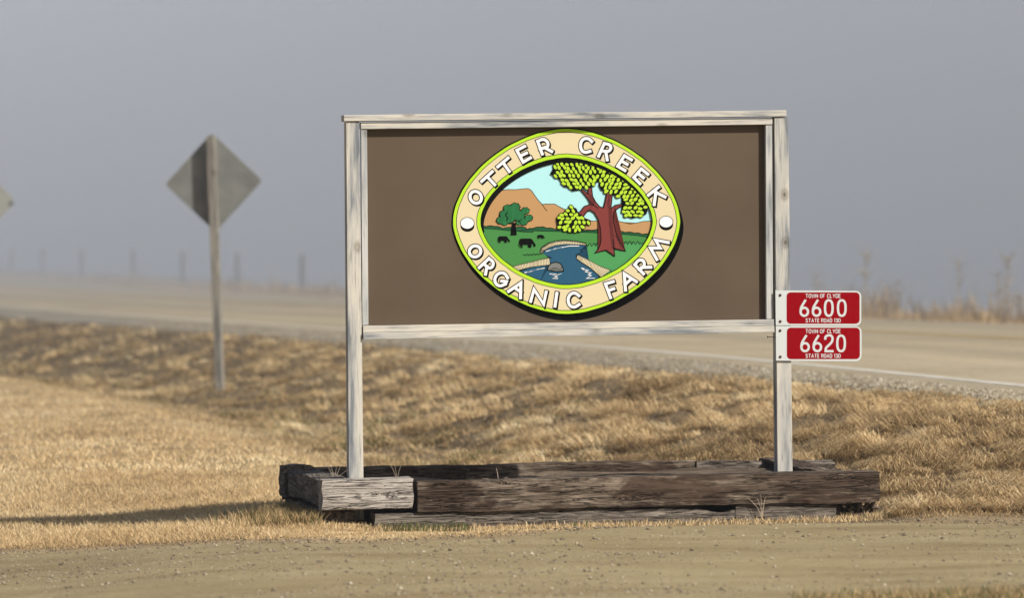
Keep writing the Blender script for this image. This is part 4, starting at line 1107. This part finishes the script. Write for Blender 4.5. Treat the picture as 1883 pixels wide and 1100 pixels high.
stones('driveway_pebbles', X, Y, terrain(X,Y)+0.008, 0.0025+0.012*rng.random(n)**10+0.0045*rng.random(n)**2, np.clip(rng.normal(0.36,0.15,n),0,0.85), 'scattered pebbles on the packed driveway')
n = 3600; X = (rng.random(n)*2-1)*4.6; Y = driveY(X)+0.30*(fbm(X*1.7+2, X*0+4, 4)-0.5) + 0.16*rng.normal(0,1,n) - 0.10
stones('soil_crumbs', X, Y, np.minimum(terrain(X,Y)+0.012, terrain(X,Y)+0.012), 0.0022+0.007*rng.random(n)**4, np.clip(rng.normal(0.22,0.12,n),0,0.6), 'dark crumbs of earth along the ragged edge of the driveway')
n = 26000; Y = 1/(1/27.0 + rng.random(n)*(1/80-1/27.0)); s = np.interp(Y,_Yt,_sl); q = 0.45+(shw(Y)-0.2)*rng.random(n)**1.2; X = roadX(Y)-q*np.sqrt(1+s*s)
ok = np.abs(X) < 0.15*Y+0.5; X, Y, q = X[ok], Y[ok], q[ok]; n = len(X)
Z = np.maximum(terrain(X,Y,False)+0.012, roadz(Y)-0.085*sstep(0.4,1.9,q)) - 0.02*sstep(0.9,1.2,q/shw(Y))
stones('shoulder_stones', X, Y, Z, 0.006+0.014*rng.random(n)**2, np.clip(rng.normal(0.56,0.16,n),0,1), 'loose grey and tan stones along the road shoulder')

# ------------------------------------------------------------------ haze
def air(name, density, colour):
    m_z = bpy.data.materials.new(name + '_air'); m_z.use_nodes = True; nz = m_z.node_tree.nodes; lz_ = m_z.node_tree.links
    nz.remove(nz['Principled BSDF']); pv = nz.new('ShaderNodeVolumePrincipled')
    pv.inputs['Color'].default_value = colour; pv.inputs['Density'].default_value = density; pv.inputs['Anisotropy'].default_value = -0.15
    lz_.new(pv.outputs[0], nz['Material Output'].inputs['Volume']); return m_z
bm = bmesh.new(); box(bm, -620, 620, -60, 830, -14.5, 36.5)
tag(from_bm('haze', bm, air('haze', 0.0004, (0.88, 0.93, 1.0, 1))), 'thin cold morning haze over the whole valley', kind='stuff')
# the fog bank lies beyond the road; it thickens inwards in nested bodies
fa, fb = Vector((9.6, 56.0, 0)), Vector((-40.0, 155.0, 0))
fd = (fb-fa).normalized(); fn = Vector((-fd.y, fd.x, 0))
if fn.y < 0: fn = -fn
if fn.x < 0: fn = -fn
for k, (off, dn) in enumerate(((-10, .0012), (-5, .0018), (0, .0030), (4, .0034), (10, .0034), (20, .0034), (36, .0034))):
    p0 = fa + fn*off
    c = [p0 - fd*(50-k), p0 + fd*(400-k), p0 + fd*(400-k) + fn*(340-off-k), p0 - fd*(50-k) + fn*(340-off-k)]
    zb_, ztop = -13.6 + 0.1*k, 27.0 - 0.5*k
    bm = bmesh.new(); hexa(bm, [Vector((p.x, p.y, zb_)) for p in c] + [Vector((p.x, p.y, ztop)) for p in c])
    tag(from_bm('fog_bank', bm, air('fog', dn, (0.85, 0.905, 1.0, 1))), 'dense grey fog bank standing beyond the road', kind='stuff')
